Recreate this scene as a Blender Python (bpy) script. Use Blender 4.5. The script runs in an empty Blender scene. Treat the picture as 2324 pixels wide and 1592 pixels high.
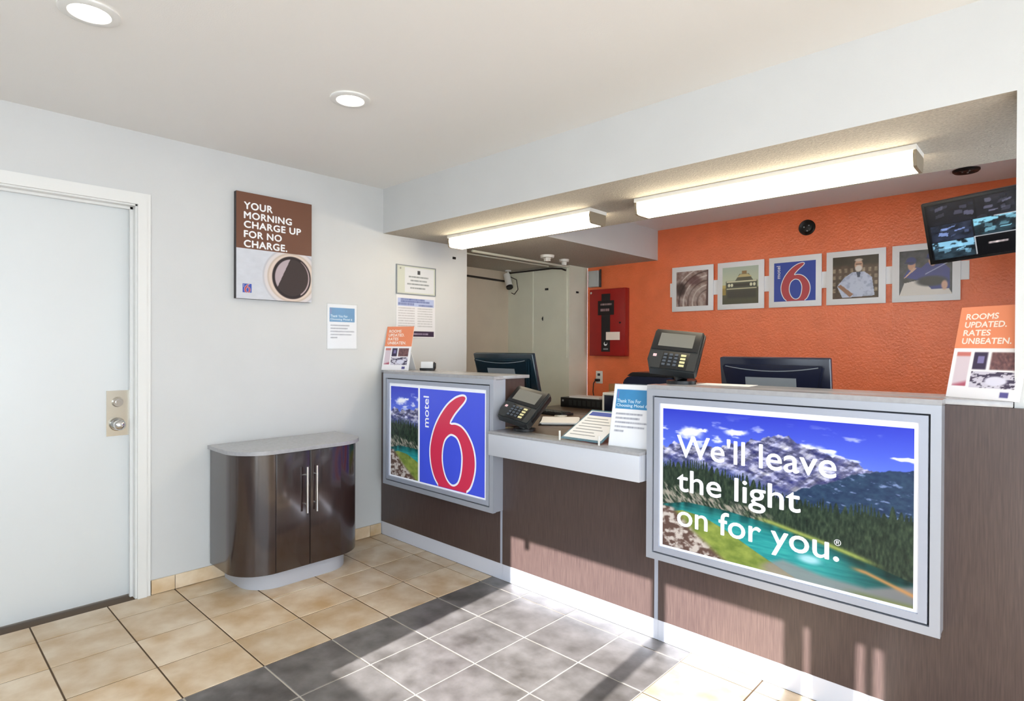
import bpy, bmesh, math, random
import numpy as np
from mathutils import Vector, Matrix
random.seed(4)
SC = bpy.context.scene
COL = SC.collection
PI = math.pi

# ------------------------------------------------------------------ camera
cam_d = bpy.data.cameras.new('camera'); cam = bpy.data.objects.new('camera', cam_d); COL.objects.link(cam)
cam_d.sensor_width = 36.0; cam_d.lens = 1334.85 * 36.0 / 2324.0; cam_d.clip_start = 0.02
YAW, PIT, ROL = [math.radians(a) for a in (43.428, -0.3128, 0.2288)]
cam.matrix_world = (Matrix.Translation((3.43, -2.36, 1.285)) @ Matrix.Rotation(YAW, 4, 'Z')
                    @ Matrix.Rotation(PI/2 + PIT, 4, 'X') @ Matrix.Rotation(ROL, 4, 'Z'))
SC.camera = cam
# ------------------------------------------------------------------ world, sun, exposure
W = bpy.data.worlds.new('sky'); SC.world = W; W.use_nodes = True
bg = W.node_tree.nodes['Background']; bg.inputs[0].default_value = (0.80, 0.91, 1.0, 1); bg.inputs[1].default_value = 4.2
sd = bpy.data.lights.new('sun', 'SUN'); sd.energy = 11.0; sd.angle = math.radians(0.3); sd.color = (1.0, 0.98, 0.96)
sun = bpy.data.objects.new('sun', sd); COL.objects.link(sun); sun.location = (3, -8, 6)
SUN = Vector((-0.08, 1.0, -0.419)); sun.rotation_euler = SUN.to_track_quat('-Z', 'Y').to_euler()
vs = SC.view_settings; vs.view_transform = 'Standard'; vs.look = 'None'; vs.gamma = 1.0; vs.use_curve_mapping = False
vs.exposure = 0.80

# ------------------------------------------------------------------ helpers
def lin(c):
    c = np.asarray(c, float)
    return np.where(c <= 0.04045, c/12.92, ((np.maximum(c, 0)+0.055)/1.055)**2.4)
def hexc(h):
    h = h.lstrip('#'); return tuple(lin([int(h[i:i+2], 16)/255 for i in (0, 2, 4)]))
MATS = {}
def mat(name, col='#ffffff', rough=0.5, metal=0.0, var=0.0, scale=20, bump=0.0, bscale=200, emit=None, es=0.0,
        stretch=None, coat=0.0, alpha=1.0, trans=0.0, rnd=0.0, spec=0.5, col2=None, ramp=(0.35, 0.65), detail=5):
    m = bpy.data.materials.new(name); m.use_nodes = True; nt = m.node_tree; N = nt.nodes; b = N['Principled BSDF']
    c = hexc(col); b.inputs['Base Color'].default_value = (*c, 1)
    b.inputs['Roughness'].default_value = rough; b.inputs['Metallic'].default_value = metal
    b.inputs['Specular IOR Level'].default_value = spec
    b.inputs['Coat Weight'].default_value = coat; b.inputs['Coat Roughness'].default_value = 0.12
    b.inputs['Alpha'].default_value = alpha; b.inputs['Transmission Weight'].default_value = trans
    if emit: b.inputs['Emission Color'].default_value = (*hexc(emit), 1); b.inputs['Emission Strength'].default_value = es
    if var or bump or col2:
        tc = N.new('ShaderNodeTexCoord'); vec = tc.outputs['Object']
        if stretch:
            mp = N.new('ShaderNodeMapping'); mp.inputs['Scale'].default_value = stretch
            nt.links.new(vec, mp.inputs[0]); vec = mp.outputs[0]
    if rnd:
        oi = N.new('ShaderNodeObjectInfo')
    if var or col2:
        nz = N.new('ShaderNodeTexNoise'); nz.inputs['Scale'].default_value = scale; nz.inputs['Detail'].default_value = detail
        if rnd:
            ad = N.new('ShaderNodeVectorMath'); ad.operation = 'MULTIPLY_ADD'
            cx = N.new('ShaderNodeCombineXYZ')
            for i in range(3): nt.links.new(oi.outputs['Random'], cx.inputs[i])
            nt.links.new(cx.outputs[0], ad.inputs[0]); ad.inputs[1].default_value = (37, 53, 11); nt.links.new(vec, ad.inputs[2])
            nt.links.new(ad.outputs[0], nz.inputs['Vector'])
        else:
            nt.links.new(vec, nz.inputs['Vector'])
        rp = N.new('ShaderNodeValToRGB'); rp.color_ramp.elements[0].position = ramp[0]; rp.color_ramp.elements[1].position = ramp[1]
        if col2: c0, c1 = c, hexc(col2)
        else:
            c0 = [x*(1-var) for x in c]; c1 = [min(1, x*(1+var)) for x in c]
        rp.color_ramp.elements[0].color = (*c0, 1); rp.color_ramp.elements[1].color = (*c1, 1)
        nt.links.new(nz.outputs['Fac'], rp.inputs[0]); out = rp.outputs[0]
        if rnd:
            hs = N.new('ShaderNodeHueSaturation'); mr = N.new('ShaderNodeMapRange')
            mr.inputs['To Min'].default_value = 1-rnd; mr.inputs['To Max'].default_value = 1+rnd
            nt.links.new(oi.outputs['Random'], mr.inputs['Value']); nt.links.new(mr.outputs[0], hs.inputs['Value'])
            nt.links.new(out, hs.inputs['Color']); out = hs.outputs[0]
        nt.links.new(out, b.inputs['Base Color'])
    if bump:
        nb = N.new('ShaderNodeTexNoise'); nb.inputs['Scale'].default_value = bscale; nb.inputs['Detail'].default_value = 3
        nt.links.new(vec, nb.inputs['Vector'])
        bp = N.new('ShaderNodeBump'); bp.inputs['Strength'].default_value = bump; bp.inputs['Distance'].default_value = 0.01
        nt.links.new(nb.outputs['Fac'], bp.inputs['Height']); nt.links.new(bp.outputs[0], b.inputs['Normal'])
    MATS[name] = m; return m
def paintmat(name, rough=0.4, es=0.0, spec=0.5):
    m = bpy.data.materials.new(name); m.use_nodes = True; nt = m.node_tree; b = nt.nodes['Principled BSDF']
    a = nt.nodes.new('ShaderNodeVertexColor'); a.layer_name = 'print'
    nt.links.new(a.outputs[0], b.inputs['Base Color']); b.inputs['Roughness'].default_value = rough
    b.inputs['Specular IOR Level'].default_value = spec
    if es:
        nt.links.new(a.outputs[0], b.inputs['Emission Color']); b.inputs['Emission Strength'].default_value = es
    MATS[name] = m; return m

def box(bm, x0, x1, y0, y1, z0, z1, bev=0.0, seg=2):
    r = bmesh.ops.create_cube(bm, size=1)['verts']
    for v in r:
        v.co = Vector(((x0+x1)/2 + v.co.x*(x1-x0), (y0+y1)/2 + v.co.y*(y1-y0), (z0+z1)/2 + v.co.z*(z1-z0)))
    if bev:
        es = list({e for v in r for e in v.link_edges})
        bmesh.ops.bevel(bm, geom=es, offset=bev, segments=seg, profile=0.5, affect='EDGES')
def cyl(bm, p0, p1, r0, r1=None, n=20, caps=True):
    p0, p1 = Vector(p0), Vector(p1); r1 = r0 if r1 is None else r1
    d = p1-p0; q = d.to_track_quat('Z', 'Y').to_matrix().to_4x4()
    bmesh.ops.create_cone(bm, cap_ends=caps, segments=n, radius1=r0, radius2=r1, depth=d.length,
                          matrix=Matrix.Translation((p0+p1)/2) @ q)
def prism(bm, pts, y0, y1):
    """polygon in XZ (x,z) extruded along y"""
    a = [bm.verts.new((p[0], y0, p[1])) for p in pts]; b = [bm.verts.new((p[0], y1, p[1])) for p in pts]
    n = len(pts); fs = [bm.faces.new(a), bm.faces.new(b[::-1])]
    for i in range(n): fs.append(bm.faces.new((a[i], b[i], b[(i+1) % n], a[(i+1) % n])))
    bmesh.ops.recalc_face_normals(bm, faces=fs)
def vprism(bm, pts, z0, z1):
    """polygon in XY extruded along z"""
    a = [bm.verts.new((p[0], p[1], z0)) for p in pts]; b = [bm.verts.new((p[0], p[1], z1)) for p in pts]
    n = len(pts); fs = [bm.faces.new(a), bm.faces.new(b[::-1])]
    for i in range(n): fs.append(bm.faces.new((a[i], b[i], b[(i+1) % n], a[(i+1) % n])))
    bmesh.ops.recalc_face_normals(bm, faces=fs)
def ring(bm, x0, x1, z0, z1, w, y0, y1):
    """rectangular frame ring in XZ"""
    box(bm, x0, x1, y0, y1, z1-w, z1); box(bm, x0, x1, y0, y1, z0, z0+w)
    box(bm, x0, x0+w, y0, y1, z0+w, z1-w); box(bm, x1-w, x1, y0, y1, z0+w, z1-w)
def tube(bm, pts, r, n=8):
    for a, b in zip(pts[:-1], pts[1:]): cyl(bm, a, b, r, n=n)
def obj(name, bm, m, parent=None, smooth=False):
    me = bpy.data.meshes.new(name); bm.to_mesh(me); bm.free()
    return link(name, me, m, parent, smooth)
def link(name, me, m, parent=None, smooth=False):
    o = bpy.data.objects.new(name, me); COL.objects.link(o)
    if m:
        for mm in (m if isinstance(m, (list, tuple)) else [m]): me.materials.append(MATS[mm])
    if smooth:
        for p in me.polygons: p.use_smooth = True
        try: me.set_sharp_from_angle(angle=math.radians(35))
        except Exception: pass
    if parent: o.parent = parent
    return o
def B(name, m, parent, *args, **kw):
    bm = bmesh.new(); box(bm, *args, **kw); return obj(name, bm, m, parent, smooth=bool(kw.get('bev')))
def tag(o, label, cat, group=None):
    o['label'] = label; o['category'] = cat
    if group: o['group'] = group
    return o
def thing(name, label, cat, loc=(0, 0, 0), rz=0.0, group=None):
    o = bpy.data.objects.new(name, None); COL.objects.link(o); o.location = loc; o.rotation_euler = (0, 0, rz)
    o.empty_display_size = 0.05
    return tag(o, label, cat, group)
def struct(name, bm, m):
    o = obj(name, bm, m); o['kind'] = 'structure'; return o
def sbox(name, m, *args):
    bm = bmesh.new(); box(bm, *args); return struct(name, bm, m)
def text(name, s, m, parent, x, z, y, w=None, h=None, bold=0.0, rot=0.0, spacing=1.0, thick=0.0):
    """flat lettering in the XZ plane facing -Y; lower left at (x,z); scaled to w,h"""
    cu = bpy.data.curves.new('t', 'FONT'); cu.body = s; cu.size = 1.0; cu.offset = 0.0; cu.space_character = spacing
    cu.resolution_u = 4
    to = bpy.data.objects.new('t', cu); COL.objects.link(to)
    dg = bpy.context.evaluated_depsgraph_get(); me = bpy.data.meshes.new_from_object(to.evaluated_get(dg))
    bpy.data.objects.remove(to); bpy.data.curves.remove(cu)
    n = len(me.vertices); co = np.zeros(n*3); me.vertices.foreach_get('co', co); co = co.reshape(-1, 3)
    lo, hi = co.min(0), co.max(0); ex = np.maximum(hi-lo, 1e-6)
    if h is None: sx = sy = w/ex[0]
    elif w is None: sx = sy = h/ex[1]
    else: sx, sy = w/ex[0], h/ex[1]
    a = (co[:, 0]-lo[0])*sx; b_ = (co[:, 1]-lo[1])*sy
    if rot: a, b_ = -b_ + ex[1]*sy, a.copy()
    new = np.stack([x+a, np.full(n, y), z+b_], 1); me.vertices.foreach_set('co', new.ravel()); me.update()
    if ' ' in s:                                     # one mesh per word, cut at the wide gaps of the line
        ed = np.zeros(len(me.edges)*2, int); me.edges.foreach_get('vertices', ed); xx = new[:, 2 if rot else 0][ed.reshape(-1, 2)]
        iv = xx[np.argsort(xx.min(1))]; end = np.maximum.accumulate(iv.max(1)); gp = iv.min(1)[1:]-end[:-1]; nw = s.count(' ')
        cut = [end[i]+0.5*gp[i] for i in sorted(np.argsort(gp)[-nw:])]
    else: cut = []
    first = None; lim = [-9e9]+cut+[9e9]; ax_ = 2 if rot else 0
    for wi in range(len(lim)-1):
        bm = bmesh.new(); bm.from_mesh(me)
        bmesh.ops.delete(bm, geom=[v for v in bm.verts if not (lim[wi] <= v.co[ax_] < lim[wi+1])], context='VERTS')
        o_w = _embolden(name, bm, bold, sx, sy, rot, m, parent); first = first or o_w
    bpy.data.meshes.remove(me)
    return first
def _embolden(name, bm, bold, sx, sy, rot, m, parent):
    me = bpy.data.meshes.new(name)
    if bold > 0.006:
        src = bm.faces[:]; k = bold*0.9
        for q, (ax, az) in enumerate(((-1, 0), (1, 0), (0, -1), (0, 1))):
            d_ = bmesh.ops.duplicate(bm, geom=src)['geom']
            o_ = (ax*k*sx, az*k*sy) if not rot else (az*k*sy, ax*k*sx)
            for v in d_:
                if isinstance(v, bmesh.types.BMVert): v.co += Vector((o_[0], -0.00003*(q+1), o_[1]))
    bm.to_mesh(me); bm.free()
    return link(name, me, m, parent)
def paint(name, f, parent, x0, x1, z0, z1, y, nx, ny, m):
    """flat print: grid facing -Y whose colours (sRGB) come from f(u, v), v up"""
    u = np.linspace(0, 1, nx+1); v = np.linspace(0, 1, ny+1); U, V = np.meshgrid(u, v)
    rgb = lin(np.clip(f(U, V), 0, 1)).reshape(-1, 3)
    co = np.stack([x0+U*(x1-x0), np.full_like(U, y), z0+V*(z1-z0)], -1).reshape(-1, 3)
    i = np.arange((nx+1)*(ny+1)).reshape(ny+1, nx+1)
    q = np.stack([i[:-1, :-1], i[:-1, 1:], i[1:, 1:], i[1:, :-1]], -1).reshape(-1, 4)
    me = bpy.data.meshes.new(name); me.from_pydata(co.tolist(), [], q.tolist())
    at = me.color_attributes.new('print', 'FLOAT_COLOR', 'POINT')
    at.data.foreach_set('color', np.concatenate([rgb, np.ones((len(rgb), 1))], 1).astype(np.float32).ravel())
    return link(name, me, m, parent)
# ---- little painting kit
def vnoise(U, V, s, seed=0):
    rs = np.random.RandomState(seed); g = rs.rand(64, 64)
    x = U*s; y = V*s; xi = np.floor(x).astype(int); yi = np.floor(y).astype(int); fx = x-xi; fy = y-yi
    fx = fx*fx*(3-2*fx); fy = fy*fy*(3-2*fy); g_ = lambda a, b: g[a % 64, b % 64]
    return (g_(yi, xi)*(1-fx)+g_(yi, xi+1)*fx)*(1-fy)+(g_(yi+1, xi)*(1-fx)+g_(yi+1, xi+1)*fx)*fy
def fbm(U, V, s, seed=0, o=4):
    t = 0; a = 0.5
    for k in range(o): t = t + a*vnoise(U, V, s*2**k, seed+k); a *= 0.5
    return t/(1-0.5**o)
def rgbh(h): h = h.lstrip('#'); return np.array([int(h[i:i+2], 16)/255 for i in (0, 2, 4)])
def over(img, mask, col):
    m = np.clip(mask, 0, 1)[..., None]; return img*(1-m) + np.asarray(col)*m
def sstep(a, b, x): t = np.clip((x-a)/(b-a), 0, 1); return t*t*(3-2*t)
def ell(U, V, cx, cy, rx, ry, soft=0.08):
    return 1-sstep(1-soft, 1+soft, np.sqrt(((U-cx)/rx)**2+((V-cy)/ry)**2))
def rect(U, V, a, b, c, d, e=0.004): return sstep(a-e, a+e, U)*(1-sstep(b-e, b+e, U))*sstep(c-e, c+e, V)*(1-sstep(d-e, d+e, V))
def poly(U, V, pts):
    ins = np.zeros(U.shape, bool); n = len(pts)
    for i in range(n):
        (x0, y0), (x1, y1) = pts[i], pts[(i+1) % n]
        if y0 == y1: continue
        c = ((V >= min(y0, y1)) & (V < max(y0, y1))); xx = x0+(V-y0)*(x1-x0)/(y1-y0); ins ^= c & (U < xx)
    return ins.astype(float)
def lines(U, V, rows, x0, h, seed, dash=90):
    """unreadable small print: rows of (v, width)"""
    m = np.zeros_like(U)
    for k, (v, wd) in enumerate(rows):
        m = np.maximum(m, rect(U, V, x0, x0+wd, v-h, v+h, 0.006)*(0.45+0.55*vnoise(U*dash/20, V*0+k*3.7, 20, seed)))
    return m

# ------------------------------------------------------------------ materials
mat('wall_white', '#cccdcd', 0.45, var=0.015, scale=3, bump=0.05, bscale=260)
mat('ceiling_white', '#e9e8e6', 0.7, bump=0.06, bscale=200)
mat('stipple', '#b9b2a6', 0.8, var=0.13, scale=110, bump=0.5, bscale=160)
mat('orange_paint', '#f07a4c', 0.24, var=0.05, scale=6, bump=0.40, bscale=75, spec=0.6)
mat('cream_panel', '#dddccb', 0.55, var=0.03, scale=4)
mat('shade_tan_panel', '#cdbda8', 0.55, var=0.05, scale=3)  # alcove wall: its brownish shading is put into the base colour
mat('trim_white', '#e0e0de', 0.35)
mat('door_white', '#d9dcdd', 0.42, var=0.01, scale=2)
mat('beige_tile', '#c0a075', 0.30, col2='#e2d1b8', scale=7, ramp=(0.3, 0.68), rnd=0.10, bump=0.04, bscale=60)
mat('grey_tile', '#55514e', 0.34, col2='#858180', scale=9, ramp=(0.3, 0.72), rnd=0.08, bump=0.04, bscale=60)
mat('grout_brown', '#54422f', 0.9)
mat('grout_light', '#b9b2a8', 0.9)
mat('concrete', '#d2d2d2', 0.9)
mat('espresso', '#231615', 0.24, col2='#33221f', scale=16, stretch=(7, 7, 0.4), ramp=(0.3, 0.7), coat=0.9)
mat('laminate', '#413332', 0.34, col2='#52433f', scale=30, stretch=(9, 9, 0.35), ramp=(0.3, 0.7), spec=0.55)
mat('aluminium', '#aab0c0', 0.38, metal=0.25)
mat('frame_silver', '#adb2be', 0.35, metal=0.3)
mat('apron_silver', '#d0d4de', 0.35, metal=0.15)
mat('kick_metal', '#d8dce9', 0.30, metal=0.2)
mat('worktop_grey', '#a2a2a6', 0.22, var=0.05, scale=60, spec=0.6)
mat('desk_brown', '#6b5a4e', 0.3, var=0.08, scale=20, spec=0.6)
mat('plinth_grey', '#b2b3ba', 0.5)
mat('steel', '#c9c4b8', 0.25, metal=1.0)
mat('chrome', '#d6d6d6', 0.12, metal=1.0)
mat('dark_gap', '#22242e', 0.6)
mat('black_plastic', '#17181b', 0.35)
mat('dark_plastic', '#2c2f31', 0.38)
mat('navy_plastic', '#1b2034', 0.25, spec=0.6)
mat('monitor_blue', '#132833', 0.22, spec=0.7)
mat('grey_plastic', '#8d9296', 0.5)
mat('lens', '#f2ecd6', 0.4, emit='#fff0d2', es=7.5)
mat('tube_glow', '#ffffff', 0.4, emit='#fffdf4', es=4.0)
mat('down_glow', '#ffffff', 0.4, emit='#fff8e6', es=9.0)
mat('endcap', '#8c7f6c', 0.5)
mat('white_plastic', '#e6e4de', 0.4)
mat('paper', '#e9e9ea', 0.7)
mat('sign_white', '#eef0f8', 0.35, emit='#eef1fb', es=0.10)
mat('logo_blue', '#3f50cf', 0.3, emit='#3f50cf', es=0.16)
mat('logo_red', '#c2304f', 0.3, emit='#c2304f', es=0.16)
mat('letter_white', '#eef2fb', 0.35, emit='#eef2fb', es=0.12)
mat('print_blue', '#2f4aa8', 0.45); mat('print_red', '#b8444c', 0.45); mat('print_white', '#eeeef0', 0.5)
mat('print_brown', '#6b432f', 0.5); mat('print_black', '#241f22', 0.5)
mat('print_orange', '#ee9068', 0.5); mat('print_cream', '#fbeade', 0.5)
mat('card_blue_text', '#cfe8f6', 0.5)
mat('red_box', '#9c1d1a', 0.4, var=0.06, scale=8)
mat('speaker_black', '#121212', 0.5); mat('grey_box', '#b3b5b3', 0.5)
mat('cardboard', '#b98552', 0.8, var=0.08, scale=30)
mat('acrylic', '#e6eef2', 0.08, alpha=0.10, spec=0.6)
mat('acrylic_blue', '#6f9fb4', 0.08, alpha=0.55, spec=0.6)
mat('wire_dark', '#2a211d', 0.5)
mat('screen_grey', '#77766f', 0.12, spec=0.7)
mat('key_grey', '#49525e', 0.5); mat('key_yellow', '#d8d2a0', 0.5); mat('pink_led', '#f2c9cf', 0.4)
mat('violet_label', '#4a49b5', 0.4)
paintmat('print_photo', 0.3); paintmat('print_paper', 0.6); paintmat('print_lit', 0.25, es=0.10, spec=0.4); paintmat('print_screen', 0.2, es=0.55)

# ================================================================== STRUCTURE
DY0_, DY1_ = -2.46, -1.497
CZ = 2.37      # lobby ceiling
SZ = 2.065     # soffit underside
YB = -4.2      # entrance wall behind the camera
XR = 5.0
# ---- floor with tiles
bm = bmesh.new(); box(bm, -1.0, XR+0.1, YB-0.1, 2.5, -0.15, -0.012); floor = struct('floor', bm, 'grout_brown')
xe = [0.0] + [0.198+0.2975*k for k in range(17)]; xe = [x for x in xe if x < XR-0.02] + [XR-0.02]
ye = [-0.04] + [-0.135-0.2985*k for k in range(14)]; ye = [y for y in ye if y > YB+0.02] + [YB+0.02]
B('grout_bed', 'grout_brown', floor, 0.0, 1.09, YB+0.01, -0.04, -0.012, -0.0025)
B('grout_bed', 'grout_light', floor, 1.09, 2.281, YB+0.01, -0.04, -0.012, -0.0025)
B('grout_bed', 'grout_brown', floor, 2.281, XR-0.01, YB+0.01, -0.04, -0.012, -0.0025)
tmesh = {}
B('threshold', 'grout_brown', floor, -0.12, -0.001, DY0_, DY1_, -0.012, -0.002)  # darkness of the gap under the door put into the threshold colour
for i in range(len(xe)-1):
    for j in range(len(ye)-1):
        w = xe[i+1]-xe[i]; d = ye[j]-ye[j+1]
        if w < 0.03 or d < 0.03: continue
        xc = (xe[i]+xe[i+1])/2; yc = (ye[j]+ye[j+1])/2; grey = 1.08 < xc < 2.28
        key = (round(w, 3), round(d, 3), grey)
        if key not in tmesh:
            bm = bmesh.new(); g = 0.0031
            box(bm, -w/2+g, w/2-g, -d/2+g, d/2-g, -0.011, 0.0)
            top = [e for e in bm.edges if all(v.co.z > -0.001 for v in e.verts)]
            bmesh.ops.bevel(bm, geom=top, offset=0.0015, segments=1, affect='EDGES')
            me = bpy.data.meshes.new('floor_tile'); bm.to_mesh(me); bm.free(); me.materials.append(MATS['grey_tile' if grey else 'beige_tile']); tmesh[key] = me
        t = bpy.data.objects.new('floor_tile', tmesh[key]); COL.objects.link(t); t.parent = floor
        t.location = (xc, yc, random.uniform(-0.0006, 0.0))
# ---- ceilings and soffit
sbox('ceiling', 'ceiling_white', -0.12, XR+0.1, YB-0.1, -0.03, CZ, CZ+0.1)
bm = bmesh.new(); box(bm, -0.12, XR+0.1, -0.03, 0.80, SZ, CZ+0.1)
o = struct('wall_bulkhead', bm, ['wall_white', 'stipple'])
for p in o.data.polygons:
    if p.normal.z < -0.5: p.material_index = 1
bm = bmesh.new(); box(bm, -0.9, 0.765, 0.80, 2.34, SZ, CZ+0.1); box(bm, -0.9, -0.12, 0.50, 0.80, SZ, CZ+0.1)
o = struct('ceiling_alcove', bm, ['wall_white', 'stipple'])
for p in o.data.polygons:
    if p.normal.z < -0.5: p.material_index = 1
sbox('ceiling_rear', 'ceiling_white', 0.765, 3.75, 0.80, 2.34, 2.33, CZ+0.1)
# ---- left wall with the door opening
DY0, DY1, DZ = -2.46, -1.497, 2.005
bm = bmesh.new(); box(bm, -0.12, 0, DY1, 0.745, 0, CZ); box(bm, -0.12, 0, DY0, DY1, DZ, CZ); box(bm, -0.12, 0, YB, DY0, 0, CZ)
wl = struct('wall_left', bm, 'wall_white')
# ---- rear office walls
sbox('wall_rear', 'orange_paint', 0.0, 3.75, 2.34, 2.44, 0, CZ+0.1)
sbox('wall_alcove_left', 'shade_tan_panel', -0.9, -0.8, 0.5, 2.15, 0, SZ)
wa = sbox('wall_alcove_rear', 'cream_panel', -0.8, -0.10, 2.05, 2.15, 0, SZ)
sbox('wall_alcove_side', 'cream_panel', -0.10, -0.0005, 2.05, 2.34, 0, SZ)
sbox('wall_alcove_front', 'wall_white', -0.9, -0.12, 0.5, 0.6, 0, SZ)
bm = bmesh.new(); box(bm, 3.65, 3.75, 0.07, 2.34, 0, 0.85); box(bm, 3.65, 3.75, 0.07, 2.34, 2.0, CZ); box(bm, 3.65, 3.75, 0.07, 0.35, 0.85, 2.0); box(bm, 3.65, 3.75, 1.75, 2.34, 0.85, 2.0)  # wall left open for the added window
struct('wall_office_right', bm, 'wall_white')
w1 = thing('added_window', 'x', 'x', (3.70, 1.05, 0.85)); del w1['label']; del w1['category']; w1['kind'] = 'structure'  # added window, out of view, to brighten the orange wall
bm = bmesh.new(); box(bm, -0.03, 0.03, -0.70, 0.70, 0, 0.05); box(bm, -0.03, 0.03, -0.70, 0.70, 1.10, 1.15); box(bm, -0.03, 0.03, -0.70, -0.65, 0.05, 1.10); box(bm, -0.03, 0.03, 0.65, 0.70, 0.05, 1.10); box(bm, -0.02, 0.02, -0.02, 0.02, 0.05, 1.10)
obj('added_window_frame', bm, 'trim_white', w1)
for s_ in (-1, 1): B('added_pane', 'acrylic', w1, -0.002, 0.002, min(s_*0.02, s_*0.65), max(s_*0.02, s_*0.65), 0.05, 1.10)
sbox('wall_front_right', 'wall_white', 3.312, XR, -0.03, 0.07, 0, SZ)
for x in (-0.474, -0.045):
    B('batten', 'cream_panel', wa, x-0.02, x+0.02, 2.042, 2.05, 1.19, SZ-0.02)
B('seam_rail', 'cream_panel', wa, -0.45, -0.07, 2.046, 2.05, 1.183, 1.190)
# ---- door, frame, casing
d = thing('door_1', 'x', 'x', (0, 0, 0)); del d['label']; del d['category']; d['kind'] = 'structure'
B('door_slab', 'door_white', d, -0.112, -0.07, DY0+0.022, DY1-0.015, 0.010, DZ-0.018, bev=0.002)
pl = B('lock_plate', 'steel', d, -0.07, -0.0675, -1.618, -1.519, 0.829, 1.058)
for (yy, zz) in ((-1.608, 1.05), (-1.608, 0.837), (-1.529, 1.05), (-1.529, 0.837)):
    bm = bmesh.new(); cyl(bm, (-0.0675, yy, zz), (-0.066, yy, zz), 0.004, n=10); obj('screw', bm, 'steel', pl)
bm = bmesh.new(); cyl(bm, (-0.067, -1.57, 1.0), (-0.052, -1.57, 1.0), 0.026, 0.022, 24); cyl(bm, (-0.052, -1.57, 1.0), (-0.046, -1.57, 1.0), 0.013, 0.012, 16)
obj('deadbolt', bm, 'chrome', d, True)
bm = bmesh.new(); cyl(bm, (-0.067, -1.572, 0.888), (-0.058, -1.572, 0.888), 0.034, 0.03, 24); cyl(bm, (-0.058, -1.572, 0.888), (-0.03, -1.572, 0.888), 0.012, 0.014, 16)
bmesh.ops.create_uvsphere(bm, u_segments=20, v_segments=12, radius=0.027, matrix=Matrix.Translation((-0.018, -1.572, 0.888)) @ Matrix.Diagonal((0.75, 1, 1, 1)))
obj('door_knob', bm, 'chrome', d, True)
bm = bmesh.new(); cyl(bm, (-0.0675, -1.54, 1.0), (-0.065, -1.54, 1.0), 0.013, n=18); obj('lock_ring', bm, 'steel', d)
bm = bmesh.new()
for (a, b) in ((DY1-0.012, DY1), (DY0, DY0+0.02)): box(bm, -0.12, 0.0, a, b, 0, DZ)
box(bm, -0.12, 0.0, DY0, DY1, DZ-0.012, DZ)
box(bm, -0.066, -0.045, DY1-0.024, DY1-0.012, 0, DZ-0.012); box(bm, -0.066, -0.045, DY0, DY1-0.012, DZ-0.024, DZ-0.012)
struct('trim_1', bm, 'trim_white')
bm = bmesh.new()
for (w, t0, t1) in ((0.058, 0.0, 0.010), (0.040, 0.010, 0.016)):
    o_ = 0.004
    box(bm, t0, t1, DY1-o_, DY1-o_+w, 0, DZ-o_+w); box(bm, t0, t1, DY0+o_-w, DY0+o_, 0, DZ-o_+w)
    box(bm, t0, t1, DY0+o_, DY1-o_, DZ-o_, DZ-o_+w)
struct('trim_2', bm, 'trim_white')
# ---- tile baseboard
bb = sbox('baseboard_left', 'grout_brown', 0.0, 0.004, DY1+0.055, -0.046, 0, 0.072)
be = [DY1+0.057] + [-1.3285+0.2985*k for k in range(6)]; be = [b for b in be if b < -0.06] + [-0.047]
for a, b in zip(be[:-1], be[1:]):
    if b-a < 0.02: continue
    B('baseboard_tile', 'beige_tile', bb, 0.002, 0.011, a+0.0015, b-0.0015, 0.002, 0.075)
# ---- walls behind the camera: entrance openings, with added side openings for daylight
bm = bmesh.new(); y0, y1 = YB-0.04, YB
zb, zt = 1.272, 2.013
for (a, b) in ((-0.12, 1.57), (2.43, 2.497), (2.99, 3.06), (3.082, 3.232), (3.258, 3.285), (3.315, 3.82)): box(bm, a, b, y0, y1, zb, zt)
box(bm, -0.12, 3.82, y0, y1, 0, zb); box(bm, -0.12, XR+0.1, y0, y1, zt+0.08, CZ); box(bm, -0.12, 3.82, y0, y1, zt, zt+0.08)
box(bm, 4.90, XR+0.1, y0, y1, 0, zt+0.08)  # open bay before this post added to bounce sunlight into the room
box(bm, 1.672, 1.705, y0, y1, zt-0.045, zt)
struct('wall_entrance', bm, 'wall_white')
bm = bmesh.new()
added_wins = ((-3.95, -2.95), (-2.85, -1.85), (-1.75, -1.25))  # unseen openings added to let ambient skylight into the lobby
box(bm, XR, XR+0.1, YB, 0.07, 0, 0.25); box(bm, XR, XR+0.1, YB, 0.07, 2.25, CZ)
e = [YB] + [v for w in added_wins for v in w] + [0.07]
for a, b in zip(e[0::2], e[1::2]): box(bm, XR, XR+0.1, a, b, 0.25, 2.25)
struct('wall_right', bm, 'wall_white')
sbox('ground', 'concrete', -30, 30, -30, 30, -0.30, -0.16)

# ================================================================== COFFEE CABINET
def rounded(x0, x1, y0, y1, r, n=12):
    """D shape: back edge on x0, front corners rounded"""
    p = [(x0, y0), (x1-r, y0)]
    for k in range(1, n): a = -PI/2+k*PI/2/n; p.append((x1-r+r*math.cos(a), y0+r+r*math.sin(a)))
    p += [(x1, y0+r), (x1, y1-r)]
    for k in range(1, n): a = k*PI/2/n; p.append((x1-r+r*math.cos(a), y1-r+r*math.sin(a)))
    p += [(x1-r, y1), (x0, y1)]; return p
cb = thing('low_cabinet', 'dark brown low cabinet with rounded corners and grey top against the white wall', 'cabinet', (0.012, -0.785, 0))
HY = 0.37
bm = bmesh.new(); vprism(bm, rounded(0, 0.405, -HY, HY, 0.19), 0.092, 0.722); obj('body', bm, 'espresso', cb, True)
bm = bmesh.new(); vprism(bm, rounded(0, 0.425, -HY-0.014, HY+0.014, 0.2), 0.722, 0.742); obj('worktop', bm, 'worktop_grey', cb, True)
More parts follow.
